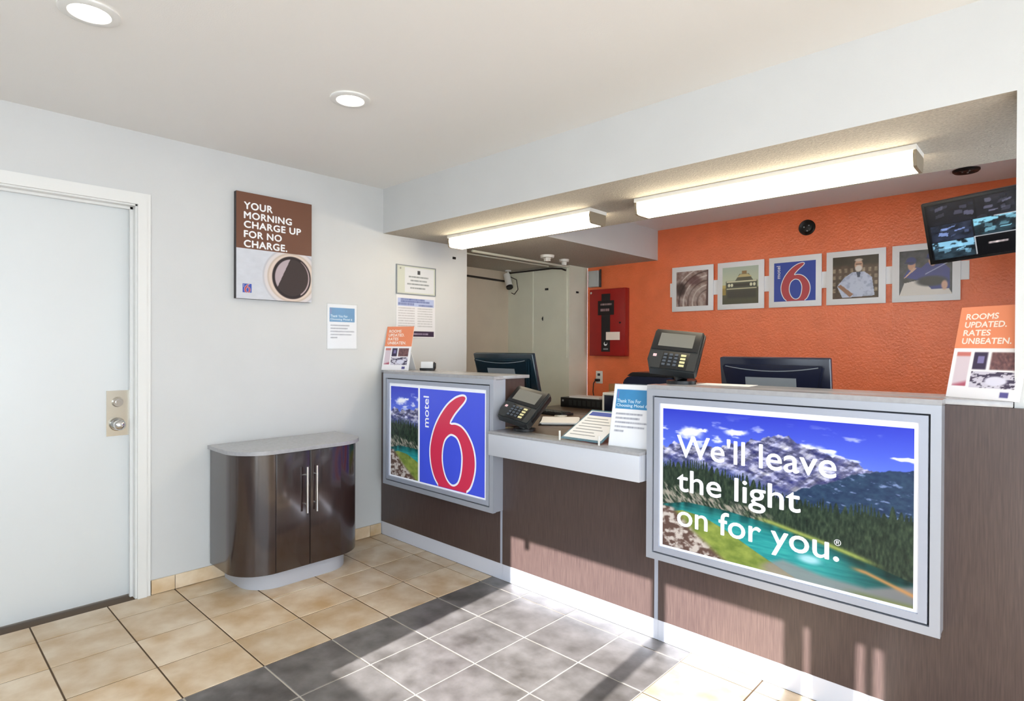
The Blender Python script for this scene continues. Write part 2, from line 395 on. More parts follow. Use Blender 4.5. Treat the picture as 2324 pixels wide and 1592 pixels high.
bm = bmesh.new(); vprism(bm, rounded(0.02, 0.37, -HY+0.07, HY-0.07, 0.16), 0.0, 0.092); obj('plinth', bm, 'plinth_grey', cb, True)
for s in (-1, 1):
    a, b = sorted((s*0.003, s*0.188))
    dr = B('cabinet_door', 'espresso', cb, 0.4045, 0.4125, a, b, 0.094, 0.718, bev=0.002)
    bm = bmesh.new(); hy = s*0.028
    cyl(bm, (0.438, hy, 0.385), (0.438, hy, 0.635), 0.0062, n=14)
    for z in (0.43, 0.59): cyl(bm, (0.4125, hy, z), (0.438, hy, z), 0.0045, n=10)
    obj('handle', bm, 'chrome', dr, True)

# ================================================================== RECEPTION COUNTER
PY = -0.045
c1 = thing('counter_unit', 'dark raised counter end beside the white wall, under the sign with the big 6', 'counter', (0.58, 0, 0))
B('front_panel', 'laminate', c1, -0.572, 0.575, PY, PY+0.02, 0.09, 1.108)
B('kick_plate', 'kick_metal', c1, -0.572, 0.591, PY+0.004, PY+0.02, 0.0, 0.09)
B('end_panel', 'laminate', c1, 0.555, 0.575, PY+0.02, 0.15, 0.84, 1.108)
B('rear_panel', 'laminate', c1, -0.572, 0.555, 0.13, 0.15, 0.84, 1.108)
B('ledge', 'worktop_grey', c1, -0.572, 0.591, PY, 0.175, 1.109, 1.127, bev=0.002)
B('edge_strip', 'aluminium', c1, 0.575, 0.591, PY, PY+0.02, 0.09, 1.108)
c2 = thing('counter_unit', 'dark low counter front between the two illuminated signs', 'counter', (1.65, 0, 0))
B('front_panel', 'laminate', c2, -0.478, 0.459, PY, PY+0.02, 0.09, 0.80)
B('kick_plate', 'kick_metal', c2, -0.478, 0.477, PY+0.004, PY+0.02, 0.0, 0.09)
B('edge_strip', 'aluminium', c2, 0.459, 0.477, PY, PY+0.02, 0.09, 0.80)
c3 = thing('counter_unit', 'dark raised counter block carrying the mountain lake sign', 'counter', (3.0, 0, 0))
B('front_panel', 'laminate', c3, -0.872, 1.6, PY, PY+0.014, 0.09, 1.108)
B('kick_plate', 'kick_metal', c3, -0.872, 1.6, PY+0.003, PY+0.014, 0.0, 0.09)
B('end_panel', 'laminate', c3, -0.872, -0.855, PY+0.014, 0.15, 0.84, 1.108)
B('rear_panel', 'laminate', c3, -0.855, 0.31, 0.13, 0.15, 0.84, 1.108)
B('ledge', 'worktop_grey', c3, -0.872, 0.31, PY-0.004, 0.175, 1.109, 1.127, bev=0.002)
wt = thing('worktop', 'low grey transaction top with a deep silver apron between the signs', 'worktop', (1.65, -0.165, 0.7))
B('apron', 'apron_silver', wt, -0.470, 0.452, 0, 0.02, 0.008, 0.122, bev=0.002)
for s in (-0.470, 0.434): B('apron_end', 'apron_silver', wt, s, s+0.018, 0.02, 0.118, 0.008, 0.122)
B('top_front', 'worktop_grey', wt, -0.472, 0.454, -0.002, 0.130, 0.122, 0.136, bev=0.001)
B('top_rear', 'desk_brown', wt, -0.472, 0.454, 0.130, 0.345, 0.122, 0.136)
dk = thing('office_desk', 'brown desk behind the counter carrying the two monitors', 'desk', (1.64, 0.5, 0))
B('desk_top', 'desk_brown', dk, -1.61, 1.66, -0.318, 0.30, 0.810, 0.836)
for x in (-1.55, 0.0, 1.6): B('desk_leg', 'laminate', dk, x-0.02, x+0.02, -0.25, 0.26, 0, 0.810)

# ================================================================== SIGN ART
OUT6 = [(0.938, 1.018), (0.963, 1.012), (0.972, 0.993), (0.955, 0.966), (0.913, 0.929), (0.87, 0.889), (0.833, 0.844), (0.875, 0.848), (0.926, 0.837), (0.973, 0.806), (1.014, 0.758), (1.039, 0.708), (1.051, 0.654), (1.05, 0.593), (1.034, 0.533), (1.007, 0.481), (0.974, 0.4535), (0.851, 0.4535), (0.716, 0.4535), (0.678, 0.493), (0.649, 0.552), (0.634, 0.619), (0.635, 0.688), (0.656, 0.763), (0.69, 0.832), (0.739, 0.898), (0.799, 0.957), (0.861, 0.996), (0.904, 1.012)]
HOLE6 = [(0.842, 0.78), (0.891, 0.765), (0.922, 0.722), (0.938, 0.667), (0.938, 0.611), (0.928, 0.552), (0.905, 0.5), (0.868, 0.475), (0.831, 0.477), (0.795, 0.503), (0.768, 0.549), (0.753, 0.608), (0.755, 0.673), (0.773, 0.731), (0.805, 0.765)]
def nrm(P): return [((x-0.8285)/0.582, (z-0.742)/0.582) for x, z in P]
OUT6, HOLE6 = nrm(OUT6), nrm(HOLE6)
def smooth(P, k=5, sharp=()):
    n = len(P); R = []
    for i in range(n):
        p0, p1, p2, p3 = [np.array(P[(i+j) % n]) for j in (-1, 0, 1, 2)]
        if i in sharp: p0 = p1
        if (i+1) % n in sharp: p3 = p2
        if i in sharp and (i+1) % n in sharp: R.append(tuple(p1)); continue
        for s in range(k):
            t = s/k; R.append(tuple(0.5*((2*p1)+(-p0+p2)*t+(2*p0-5*p1+4*p2-p3)*t*t+(-p0+3*p1-3*p2+p3)*t**3)))
    return R
def inset(P, d):
    n = len(P); A = sum(P[i][0]*P[(i+1) % n][1]-P[(i+1) % n][0]*P[i][1] for i in range(n)); sg = 1 if A > 0 else -1; R = []
    for i in range(n):
        a, b, c = [np.array(P[(i+j) % n]) for j in (-1, 0, 1)]
        e1 = b-a; e2 = c-b; e1 = e1/(np.linalg.norm(e1)+1e-9); e2 = e2/(np.linalg.norm(e2)+1e-9)
        nn = np.array([-(e1+e2)[1], (e1+e2)[0]])*sg; nn = nn/(np.linalg.norm(nn)+1e-9)
        q = b+nn*d; R.append((q[0], q[1]))
    return R
O6 = smooth(OUT6, 5, sharp=(6, 16, 17, 18)); H6 = smooth(HOLE6, 5)
O6i = [(x, max(z, -0.4955)) for x, z in inset(O6, 0.020)]
O6i = [(x, (-0.4955 if b[1] < -0.49 else z)) for (x, z), b in zip(O6i, O6)]
H6i = inset(H6, 0.020)
def flat(name, pts, m, parent, y, t=0.0006):
    bm = bmesh.new(); a = [bm.verts.new((p[0], y, p[1])) for p in pts]; es = [bm.edges.new((a[i], a[(i+1) % len(a)])) for i in range(len(a))]
    bmesh.ops.triangle_fill(bm, use_beauty=True, use_dissolve=False, edges=es)
    bmesh.ops.recalc_face_normals(bm, faces=bm.faces)
    if bm.faces and sum(f.normal.y for f in bm.faces) > 0: bmesh.ops.reverse_faces(bm, faces=bm.faces)
    return obj(name, bm, m, parent)
def logo(parent, cx, cz, s, y, blue, red, white):
    pn = B('logo_panel', blue, parent, cx-s/2, cx+s/2, y-0.001, y, cz-s/2, cz+s/2)
    T = lambda P: [(cx+p[0]*s, cz+p[1]*s) for p in P]; e = 0.0006 if s > 0.1 else 0.0004
    flat('numeral_outline', T(O6), white, pn, y-0.001-e); flat('numeral_six', T(O6i), red, pn, y-0.001-2*e)
    flat('numeral_outline', T(H6), white, pn, y-0.001-3*e); flat('numeral_hole', T(H6i), blue, pn, y-0.001-4*e)
    text('lettering', 'motel', white, pn, cx+s*(0.575-0.8285)/0.582, cz+s*(0.797-0.742)/0.582, y-0.001-e,
         w=s*0.19/0.582, h=s*0.052/0.582, bold=0.012, rot=1)
    return pn
def landscape(u0=0.0, u1=1.0):
    def f(U0, V):
        U = u0+U0*(u1-u0); T = 1-V                    # T down from the top
        img = np.zeros(U.shape+(3,)); k = np.clip(T/0.33, 0, 1)[..., None]
        img[:] = rgbh('#2c39bb')*(1-k)+rgbh('#5f7ae0')*k
        cl = fbm(U*1.6, T*3.2, 7, 3); band = np.exp(-((T-0.17)/0.09)**2)
        img = over(img, sstep(0.60, 0.72, cl)*band*0.95, rgbh('#f3f5fd'))
        for (cx, cy, rx, ry) in ((0.14, 0.16, 0.05, 0.035), (0.35, 0.12, 0.045, 0.022), (0.64, 0.19, 0.06, 0.035), (0.20, 0.13, 0.02, 0.012)):
            img = over(img, ell(U, T+0.05*(fbm(U, T, 30, 5)-0.5), cx, cy, rx, ry, 0.5)*0.95, rgbh('#f6f7fd'))
        ridge = np.interp(U, [0, .06, .12, .2, .27, .33, .38, .42, .48, .53, .58, .63, .68, .74, .8, .87, 1],
                          [.30, .27, .30, .25, .27, .22, .24, .19, .17, .125, .145, .19, .20, .225, .24, .30, .34])
        ridge = ridge - 0.03 + 0.06*np.abs(fbm(U, U*0, 22, 9, 5)-0.5) + 0.05*(fbm(U, U*0, 34, 19)-0.5)
        rk = fbm(U*1.3+T*0.5, T*2-U*0.6, 22, 12, 5); st = fbm(U*2+T*1.4, T*0.6, 30, 21)
        mt = sstep(-0.004, 0.004, T-ridge)
        rk = np.clip((rk-.5)*1.7+.5, 0, 1); mc = rgbh('#3c418e')*(1-rk[..., None])+rgbh('#e3e3f8')*rk[..., None]
        mc = mc*(0.40+0.52*st[..., None]); mc = np.where((sstep(.46, .62, rk)*sstep(.52, .34, T))[..., None] > .55, np.clip(mc*1.28, 0, 1), mc)
        img = img*(1-mt[..., None])+mc*mt[..., None]
        low = np.interp(U, [0, .15, .3, .42, .5, .6, 1], [.40, .39, .41, .44, .49, .52, .6])
        img = over(img, mt*sstep(-0.08, 0.02, T-low)*0.75, rgbh('#3f4f8c'))
        hill = np.interp(U, [0, .5, .55, .62, .7, .8, .9, 1], [1, .56, .50, .43, .38, .30, .26, .23])+0.02*(fbm(U, U*0, 40, 33)-.5)
        h2 = sstep(0, 0.008, T-hill); n2 = fbm(U, T, 60, 34)[..., None]
        img = img*(1-h2[..., None])+(rgbh('#1a2a4c')*(1-n2)+rgbh('#304a62')*n2)*h2[..., None]
        img = over(img, h2*sstep(.66, .80, fbm(U*1.0+T, T*2.5-U, 24, 35))*sstep(.62, .5, T)*.8, rgbh('#7f92c0'))
        trees = np.interp(U, [0, .2, .4, .55, .75, 1], [.43, .41, .47, .53, .55, .52]) - 0.055*np.abs(np.sin(U*210+3*np.sin(U*37)))*(0.5+vnoise(U, U*0, 60, 40)) 
        tm = sstep(-.004, .004, T-trees); tn = fbm(U*3.5, T*0.8, 40, 41)[..., None]
        img = img*(1-tm[..., None])+(rgbh('#0d1718')*(1-tn)+rgbh('#41543f')*tn)*tm[..., None]
        bank = sstep(.555, .585, T+0.03*(fbm(U, T, 24, 50)-.5)-np.interp(U, [0, .5, 1], [-.03, .06, .2]))*sstep(.56, .40, U)
        bn = fbm(U*4-T*2, T*1.2, 26, 51)
        img = over(img, bank*sstep(.35, .70, bn)*0.8, rgbh('#b5aaa0'))
        lake = np.interp(U, [0, .12, .3, .5, .7, .9, 1], [.70, .655, .66, .69, .75, .82, .86])
        lb = np.interp(U, [0, .1, .2, .3, .45, .6, .8, 1], [.76, .72, .735, .79, .90, 1.0, 1.0, .99])
        lm = sstep(-.004, .004, T-lake)*sstep(.004, -.004, T-lb); ln = fbm(U*1.2, T*7, 12, 60)[..., None]
        lc = rgbh('#16757f')*(1-ln)+rgbh('#3aa9a4')*ln
        dk = np.exp(-((T-lake)/.055)**2)*(0.35+0.65*vnoise(U, U*0, 50, 61)); lc = lc*(1-.62*dk[..., None])
        lc = lc*(1-.5*sstep(.66, .95, U)[..., None])
        img = img*(1-lm[..., None])+lc*lm[..., None]
        gs = np.exp(-((T-lake+0.012)/.014)**2)*sstep(.42, .5, U)*sstep(.93, .8, U)
        img = over(img, gs*.8, rgbh('#9fae58'))
        gr = sstep(-.004, .004, T-lb); gn = fbm(U, T, 30, 70)[..., None]
        img = img*(1-gr[..., None])+(rgbh('#566b2c')*(1-gn)+rgbh('#98a552')*gn)*gr[..., None]
        rkm = sstep(.03, -.03, U-np.interp(T, [.66, .72, .85, 1], [.03, .06, .15, .30]))*sstep(.70, .72, T)
        rn = fbm(U*1.6, T*1.6, 26, 71); img = over(img, rkm, rgbh('#5a4640'))
        img = over(img, rkm*sstep(.42, .70, rn)*.9, rgbh('#c9c2bd'))
        sh = sstep(.0, .04, T-np.interp(U, [.44, .55, .7, .85, 1], [.95, .88, .92, .93, .86]))*sstep(.43, .5, U)
        img = over(img, sh*.75, rgbh('#8d7f83'))
        br = np.exp(-((T-np.interp(U, [.75, .85, 1], [.84, .86, .93]))/.012)**2)*sstep(.78, .84, U)
        img = over(img, br*.9, rgbh('#b3814f'))
        img = over(img, ell(U, T, .65, .86, .04, .025, .6)*.7, rgbh('#c9e2f4'))
        img = over(img, sstep(.965, 1.0, T)*sstep(.75, .85, U)*.6, rgbh('#5b6a34'))
        return img
    return f
def light_box(name, label, x, draw):
    t = thing(name, label, 'sign', (x, PY, 0.385))
    w, h = 1.032, 0.724
    B('case', 'frame_silver', t, -w/2+0.002, w/2-0.002, -0.06, -0.001, 0.002, h-0.002)
    bm = bmesh.new(); ring(bm, -w/2, w/2, 0, h, 0.028, -0.080, -0.058); obj('outer_frame', bm, 'frame_silver', t)
    bm = bmesh.new(); ring(bm, -w/2+0.028, w/2-0.028, 0.028, h-0.028, 0.007, -0.064, -0.060); obj('shadow_gap', bm, 'dark_gap', t)
    bm = bmesh.new(); ring(bm, -w/2+0.034, w/2-0.034, 0.034, h-0.034, 0.024, -0.078, -0.060); obj('inner_frame', bm, 'aluminium', t)
    B('top_cap', 'worktop_grey', t, -w/2, w/2, -0.078, -0.0045, h, h+0.018)
    B('diffuser', 'sign_white', t, -w/2+0.055, w/2-0.055, -0.068, -0.060, 0.055, h-0.055)
    draw(t); return t
PX, PZ0, PZ1 = 0.444, 0.068, 0.645
def draw1(t):
    paint('landscape_print', landscape(0.02, 0.32), t, -PX, -PX+0.288, PZ0, PZ1, -0.0688, 110, 220, 'print_lit')
    logo(t, 0.1505, (PZ0+PZ1)/2, 0.577, -0.0682, 'logo_blue', 'logo_red', 'sign_white')
def draw2(t):
    pr = paint('landscape_print', landscape(), t, -PX, PX, PZ0, PZ1, -0.0688, 420, 270, 'print_lit')
    o = 2.634; z = 0.385; yy = -0.0698
    text('lettering', "We'll leave", 'letter_white', pr, 2.256-o, 0.834-z, yy, w=0.597, h=0.094, bold=0.012)
    text('lettering', "the light", 'letter_white', pr, 2.257-o, 0.664-z, yy, w=0.480, h=0.118, bold=0.012)
    text('lettering', "on for you.", 'letter_white', pr, 2.258-o, 0.521-z, yy, w=0.605, h=0.118, bold=0.012)
    text('registered_mark', "\u00ae", 'letter_white', pr, 2.848-o, 0.604-z, yy, w=0.022, h=0.022, bold=0.005)
light_box('lobby_sign', 'silver framed light box sign with a big red 6 on blue', 0.661, draw1)
light_box('lobby_sign', 'silver framed light box sign with a mountain lake and white slogan lettering', 2.630, draw2)

# ================================================================== LEFT WALL THINGS (facing +X)
LW = PI/2
ps = thing('wall_poster', 'brown and white coffee poster panel hanging on the white wall', 'poster', (0.0, -0.800, 1.556), LW)
w2, hh = 0.226, 0.604
B('panel', 'print_black', ps, -w2, w2, -0.032, -0.001, 0, hh)
B('brown_field', 'print_brown', ps, -w2, w2, -0.0335, -0.032, 0.285, hh)
def coffee(U, V):
    img = np.zeros(U.shape+(3,)); img[:] = rgbh('#c9ccd4'); X = U*0.452; Z = V*0.285; n = fbm(U, V, 14, 2)[..., None]
    img = img*(0.97+0.06*n)
    for r, c in ((.178, '#bdbcc2'), (.168, '#d4cdcd'), (.150, '#c3b3a6'), (.140, '#d8c6ba')): img = over(img, ell(X, Z, .326, .141, r, r*.98, .02), rgbh(c))
    img = over(img, ell(X, Z, .326, .141, .121, .127, .03), rgbh('#1d1013'))
    img = over(img, ell(X, Z, .326, .141, .104, .110, .03), rgbh('#3a2b2b')*(0.9))
    img = over(img, ell(X, Z, .326, .141, .104, .110, .03)*poly(X, Z, [(.20, .06), (.21, .27), (.32, .26), (.235, .075)]), rgbh('#b3a3a8'))
    img = over(img, (ell(X, Z, .326, .141, .112, .118, .02)-ell(X, Z, .320, .144, .110, .116, .02))*(X > .38), rgbh('#b9a4a6'))
    return img
paint('coffee_print', coffee, ps, -w2, w2, 0, 0.285, -0.0335, 150, 96, 'print_paper')
o, z = -0.800, 1.556
for (s, za, zb_, wd) in (('YOUR', 2.066, 2.105, .163), ('MORNING', 2.012, 2.050, .280), ('CHARGE UP', 1.960, 1.998, .338), ('FOR NO', 1.905, 1.943, .218), ('CHARGE.', 1.850, 1.889, .252)):
    text('lettering', s, 'print_white', ps, -0.983-o, za-z, -0.0340, w=wd, h=zb_-za, bold=0.035, spacing=1.08)
logo(ps, -0.966-o, 1.616-z, 0.050, -0.0337, 'print_blue', 'print_red', 'print_white')

def thankyou(parent, w, h, y):
    """blue headed notice card sheet, origin bottom centre"""
    B('sheet', 'paper', parent, -w/2, w/2, y, y+0.0015, 0, h)
    def f(U, V):
        img = np.zeros(U.shape+(3,)); img[:] = rgbh('#eeeff4')
        img = over(img, rect(U, V, .06, .94, .605, .93), rgbh('#3d8fc8')*(0.92+0.1*fbm(U, V, 6, 4)[..., None]))
        img = over(img, rect(U, V, .09, .115, .78, .91), rgbh('#8a6bb0'))
        img = over(img, lines(U, V, [(.525, .66), (.455, .60), (.385, .84), (.315, .74), (.245, .24)], .09, .014, 7), rgbh('#8c8e9c'))
        return img
    pr = paint('notice_print', f, parent, -w/2+.003, w/2-.003, 0.003, h-.003, y-0.0006, 60, 90, 'print_paper')
    text('lettering', 'Thank You For', 'card_blue_text', pr, -w*.40, h*.705, y-0.0012, w=w*.58, h=h*.055, bold=.02)
    text('lettering', 'Choosing Motel 6', 'card_blue_text', pr, -w*.40, h*.625, y-0.0012, w=w*.74, h=h*.06, bold=.02)
nc = thing('notice_card', 'small white notice card with blue heading taped to the white wall', 'notice', (0.0, -0.344, 1.271), LW)
thankyou(nc, 0.212, 0.288, -0.003)
B('sleeve', 'acrylic', nc, -0.111, 0.111, -0.006, -0.0046, -0.004, 0.292)
nf = thing('framed_notice', 'clear framed notice with small emblem above the notice sheet', 'notice', (0.0, 0.252, 1.660), LW)
bm = bmesh.new(); ring(bm, -0.176, 0.176, 0, 0.208, 0.006, -0.010, 0); obj('frame', bm, 'grey_plastic', nf)
def nt1(U, V):
    img = np.zeros(U.shape+(3,)); img[:] = rgbh('#c7cabd'); img = over(img, rect(U, V, .20, .97, .04, .96), rgbh('#d4d6da'))
    img = over(img, rect(U, V, .53, .60, .72, .86), rgbh('#3c3f44'))
    for v, a, wd in ((.62, .30, .52), (.49, .34, .44), (.36, .26, .58), (.22, .34, .40)): img = over(img, lines(U, V, [(v, wd)], a, .026, int(v*90)), rgbh('#777d80'))
    img = over(img, ell(U, V, .09, .90, .02, .035, .3)*.7, rgbh('#777770')); return img
paint('notice_print', nt1, nf, -0.17, 0.17, 0.006, 0.202, -0.004, 90, 56, 'print_paper')
ns = thing('notice_sheet', 'white two-column notice sheet with blue heading and dark footer', 'notice', (0.0, 0.252, 1.352), LW)
B('sheet', 'paper', ns, -0.174, 0.174, -0.003, -0.0005, 0, 0.304)
def nt2(U, V):
    img = np.zeros(U.shape+(3,)); img[:] = rgbh('#dedde0')
    img = over(img, rect(U, V, .03, .97, .74, .93), rgbh('#aeb9db'))
    img = over(img, lines(U, V, [(.90, .62), (.85, .75)], .10, .02, 3), rgbh('#5a6598')); img = over(img, lines(U, V, [(.79, .40)], .04, .03, 5)+lines(U, V, [(.77, .38)], .56, .02, 6), rgbh('#6a73a0'))
    for k in range(8): img = over(img, lines(U, V, [(.69-.06*k, .42)], .04, .014, 10+k)*.8, rgbh('#a9a5a8')); img = over(img, lines(U, V, [(.69-.06*k, .40)], .53, .014, 30+k)*.8, rgbh('#a9a9aa'))
    img = over(img, rect(U, V, .03, .97, .015, .145), rgbh('#2e1c37')); img = over(img, lines(U, V, [(.08, .60)], .22, .02, 50)*.8, rgbh('#cfc5d6')); return img
paint('notice_print', nt2, ns, -0.172, 0.172, 0.002, 0.302, -0.0036, 100, 90, 'print_paper')
def wall_clip(label, loc, sx, sz, rz=LW, d=0.014):
    t = thing('wall_clip', label, 'clip', loc, rz)
    B('back_plate', 'black_plastic', t, -sx/2, sx/2, -0.004, -0.0005, -sz/2, sz/2); B('stud', 'black_plastic', t, -sx/4, sx/4, -d, -0.004, -sz/4, sz/4); return t
wall_clip('small black clip on the white wall above the notices', (0, 0.612, 1.968), 0.030, 0.018)
wall_clip('thin upright black peg low on the white wall above the counter', (0, 0.42, 1.150), 0.010, 0.045)
wall_clip('small black clip high on the batten panelled wall', (-0.279, 2.05, 1.854), 0.040, 0.020, 0)
wall_clip('small black clip high on the cream strip beside the orange wall', (-0.0005, 2.171, 1.815), 0.034, 0.018)
wall_clip('tiny upright black peg on the batten panelled wall', (-0.328, 2.05, 1.567), 0.008, 0.040, 0)
bm = bmesh.new(); cyl(bm, (-0.8, 1.35, 1.06), (-0.785, 1.35, 1.06), 0.02, 0.016, 16); cyl(bm, (-0.785, 1.35, 1.06), (-0.765, 1.35, 1.06), 0.014, 0.02, 16)
tag(obj('wall_knob', bm, 'black_plastic', None, True), 'round black bumper on the shaded alcove wall', 'knob')  # the round black piece is a plain wall knob

# ================================================================== COUNTER THINGS
def tent_card(name, label, loc, rz, group):
    t = thing(name, label, 'display card', loc, rz, group); W_, H_, lean = 0.216, 0.305, 0.075
    tl = Matrix.Rotation(-math.atan2(lean, H_), 4, 'X')
    fr = bpy.data.objects.new('front_board', None)
    bm = bmesh.new(); box(bm, -W_/2, W_/2, 0, 0.003, 0, H_); bmesh.ops.transform(bm, matrix=tl, verts=bm.verts)
    fb = obj('front_board', bm, 'print_white', t); bpy.data.objects.remove(fr)
    def tilt(o):
        o.data.transform(tl); return o
    def lower(U, V):
        img = np.zeros(U.shape+(3,)); img[:] = rgbh('#f2eff2')
        a = rect(U, V, .06, .26, .24, .92); img = over(img, a, rgbh('#d9c9d2')); img = over(img, a*sstep(.34, .24, V-U*.4+.06), rgbh('#b0566a')); img = over(img, a*sstep(.82, .86, V), rgbh('#c9746c'))
        b = rect(U, V, .31, .50, .58, .92); img = over(img, b, rgbh('#3a2f4c')); img = over(img, rect(U, V, .37, .46, .70, .84), rgbh('#8078a8'))
        c = rect(U, V, .55, .92, .58, .92); n = fbm(U*2+V, V*.6-U, 18, 8)[..., None]; img = img*(1-c[..., None])+(rgbh('#4c333a')*(1-n)+rgbh('#9a6e6c')*n)*c[..., None]
        d_ = rect(U, V, .31, .92, .22, .54); img = over(img, d_, rgbh('#cfcad8')); img = over(img, d_*sstep(.5, .55, fbm(U*1.3, V*2.4, 12, 14)), rgbh('#423a52')); img = over(img, ell(U, V, .66, .36, .15, .09, .2), rgbh('#dcdaea'))
        img = over(img, rect(U, V, .74, .86, .05, .16), rgbh('#5a5590')); return img
    tilt(paint('photo_print', lower, fb, -W_/2, W_/2, 0.0, 0.165, -0.0006, 80, 62, 'print_paper'))
    bm = bmesh.new(); box(bm, -W_/2, W_/2, -0.0012, 0, 0.165, H_); of = tilt(obj('orange_field', bm, 'print_orange', fb))
    for k, (s, wd) in enumerate((('ROOMS', .45), ('UPDATED.', .58), ('RATES', .38), ('UNBEATEN.', .68))):
        tilt(text('lettering', s, 'print_cream', fb, -W_*.40, 0.262-0.0275*k, -0.0018, w=W_*wd, h=0.019, bold=0.03))
    # rear easel strut
    bm = bmesh.new(); top = tl @ Vector((0, 0.004, H_*.80))
    a = [Vector((-0.05, top.y, top.z)), Vector((0.05, top.y, top.z)), Vector((0.07, 0.155, 0.0)), Vector((-0.07, 0.155, 0.0))]
    vs_ = [bm.verts.new(v) for v in a] + [bm.verts.new(v+Vector((0, 0.003, 0.001))) for v in a]
    for q in ((0, 1, 2, 3), (7, 6, 5, 4), (0, 4, 5, 1), (1, 5, 6, 2), (2, 6, 7, 3), (3, 7, 4, 0)): bm.faces.new([vs_[i] for i in q])
    bmesh.ops.recalc_face_normals(bm, faces=bm.faces); obj('easel_strut', bm, 'print_white', t)
    return t
def between(a, b): 
    a, b = Vector(a), Vector(b); d_ = b-a; return (a+b)/2, math.atan2(d_.y, d_.x)
m_, a_ = between((0.030, -0.062, 1.1275), (0.232, 0.012, 1.1275))
tent_card('tent_card', 'orange and white easel card on the counter end by the white wall', m_, a_, 'orange easel cards on the counter')
m_, a_ = between((3.165, 0.035, 1.1275), (3.292, -0.035, 1.1275))
tent_card('tent_card', 'orange and white easel card beside the mountain lake sign', m_, a_, 'orange easel cards on the counter')

ch = thing('card_holder', 'small black holder of white business cards on the counter', 'card holder', (0.295, 0.125, 1.1275), math.radians(35))
B('tray', 'black_plastic', ch, -0.05, 0.05, -0.02, 0.02, 0, 0.016, bev=0.003); B('cards', 'paper', ch, -0.044, 0.040, -0.006, 0.008, 0.014, 0.058)
B('side_clip', 'black_plastic', ch, 0.044, 0.056, -0.012, 0.012, 0.010, 0.05, bev=0.002)

# payment terminals -----------------------------------------------------------
RR = Vector((math.cos(YAW), math.sin(YAW), 0)); FW = Vector((-math.sin(YAW), math.cos(YAW), 0)); UP = Vector((0, 0, 1))
def dirv(r, dn, tw): return RR*r - UP*dn - FW*tw
def terminal(label, centre, w, l, base):
    t = thing('card_terminal', label, 'card reader', base, 0, 'payment terminals on the counter')
    ex = w.normalized(); n = ex.cross(-l).normalized(); ey = n.cross(ex)
    c = Vector(centre)-Vector(base); M = Matrix(((ex.x, ey.x, n.x, c.x), (ex.y, ey.y, n.y, c.y), (ex.z, ey.z, n.z, c.z), (0, 0, 0, 1)))
    def part(name, bm, m, par=t, sm=True):
        bmesh.ops.transform(bm, matrix=M, verts=bm.verts); return obj(name, bm, m, par, sm)
    def bxp(name, m, *a, par=t, **k):
        bm = bmesh.new(); box(bm, *a, **k); return part(name, bm, m, par)
    Wd, L = 0.110, 0.118
    bm = bmesh.new(); pts = [(-Wd, -L*.55), (-Wd*.82, -L), (Wd*.95, -L), (Wd, -L*.9), (Wd, L*.85), (Wd*.92, L), (-Wd*.92, L), (-Wd, L*.9)]
    vprism(bm, pts, -0.042, 0.0); bmesh.ops.bevel(bm, geom=[e for e in bm.edges if all(v.co.z > -0.001 for v in e.verts)], offset=0.006, segments=2, affect='EDGES')
    body = part('body', bm, 'dark_plastic')
    bz = bxp('bezel', 'black_plastic', -Wd*.94, Wd*.90, -0.008, L*.94, 0.0, 0.003, bev=0.001)
    bxp('screen', 'screen_grey', -Wd*.72, Wd*.66, 0.012, L*.76, 0.003, 0.0038, par=bz)
    kp = bxp('keypad', 'black_plastic', -Wd*.42, Wd*.62, -L*.95, -L*.14, 0.0, 0.002, bev=0.001)
    bm = bmesh.new()
    for r in range(4):
        for k in range(3): box(bm, -0.040+k*0.024, -0.026+k*0.024, -0.040-r*0.019, -0.029-r*0.019, 0.002, 0.005)
    part('keys', bm, 'key_grey', kp, False)
    bm = bmesh.new()
    for r in range(4): box(bm, 0.034, 0.056, -0.040-r*0.019, -0.029-r*0.019, 0.002, 0.005)
    part('function_keys', bm, 'key_yellow', kp, False)
    bxp('lamp', 'pink_led', -Wd*.80, -Wd*.66, -L*.42, -L*.30, 0.0, 0.002)
    bxp('stylus_slot', 'black_plastic', Wd*.90, Wd*1.03, -L*.7, L*.9, -0.03, -0.006, bev=0.003)
    # stand
    pv = M @ Vector((0, -0.02, -0.045))
    bm = bmesh.new(); cyl(bm, (0, 0, 0.012), (pv.x, pv.y, max(pv.z, 0.03)), 0.028, 0.022, 18); obj('neck', bm, 'black_plastic', t, True)
    bm = bmesh.new(); cyl(bm, (pv.x-0.045*ex.x, pv.y-0.045*ex.y, 0.045), (pv.x+0.045*ex.x, pv.y+0.045*ex.y, 0.045), 0.020, n=16); obj('swivel', bm, 'dark_plastic', t, True)
    bm = bmesh.new(); vprism(bm, [(0.065*math.cos(k*PI/12), 0.055*math.sin(k*PI/12)) for k in range(24)], 0, 0.013); obj('base', bm, 'black_plastic', t, True)
    return t
terminal('black card terminal on the low worktop beside the big 6 sign', (1.300, -0.025, 0.982), dirv(63, 14, 48), dirv(-46, 53, 45), (1.300, -0.010, 0.8365))
terminal('black card terminal standing on the counter above the mountain lake sign', (2.155, 0.045, 1.278), dirv(90, 10, 46), dirv(-42, 85, 62), (2.185, 0.045, 1.1275))

# acrylic stand with the blue headed notice ------------------------------------
sg = thing('notice_stand', 'clear upright stand with a blue headed notice on the low worktop', 'notice', (2.000, -0.085, 0.8365), math.radians(6))
tl = Matrix.Rotation(-math.radians(13), 4, 'X')
hold = bpy.data.objects.new('x', None)
before = set(bpy.data.objects)
thankyou(sg, 0.205, 0.286, -0.001)
B('sleeve', 'acrylic', sg, -0.106, 0.106, 0.0015, 0.004, 0, 0.290)
for ob in set(bpy.data.objects)-before: ob.data.transform(tl)
bpy.data.objects.remove(hold)
B('foot', 'acrylic', sg, -0.106, 0.106, -0.006, 0.07, 0.0, 0.004)

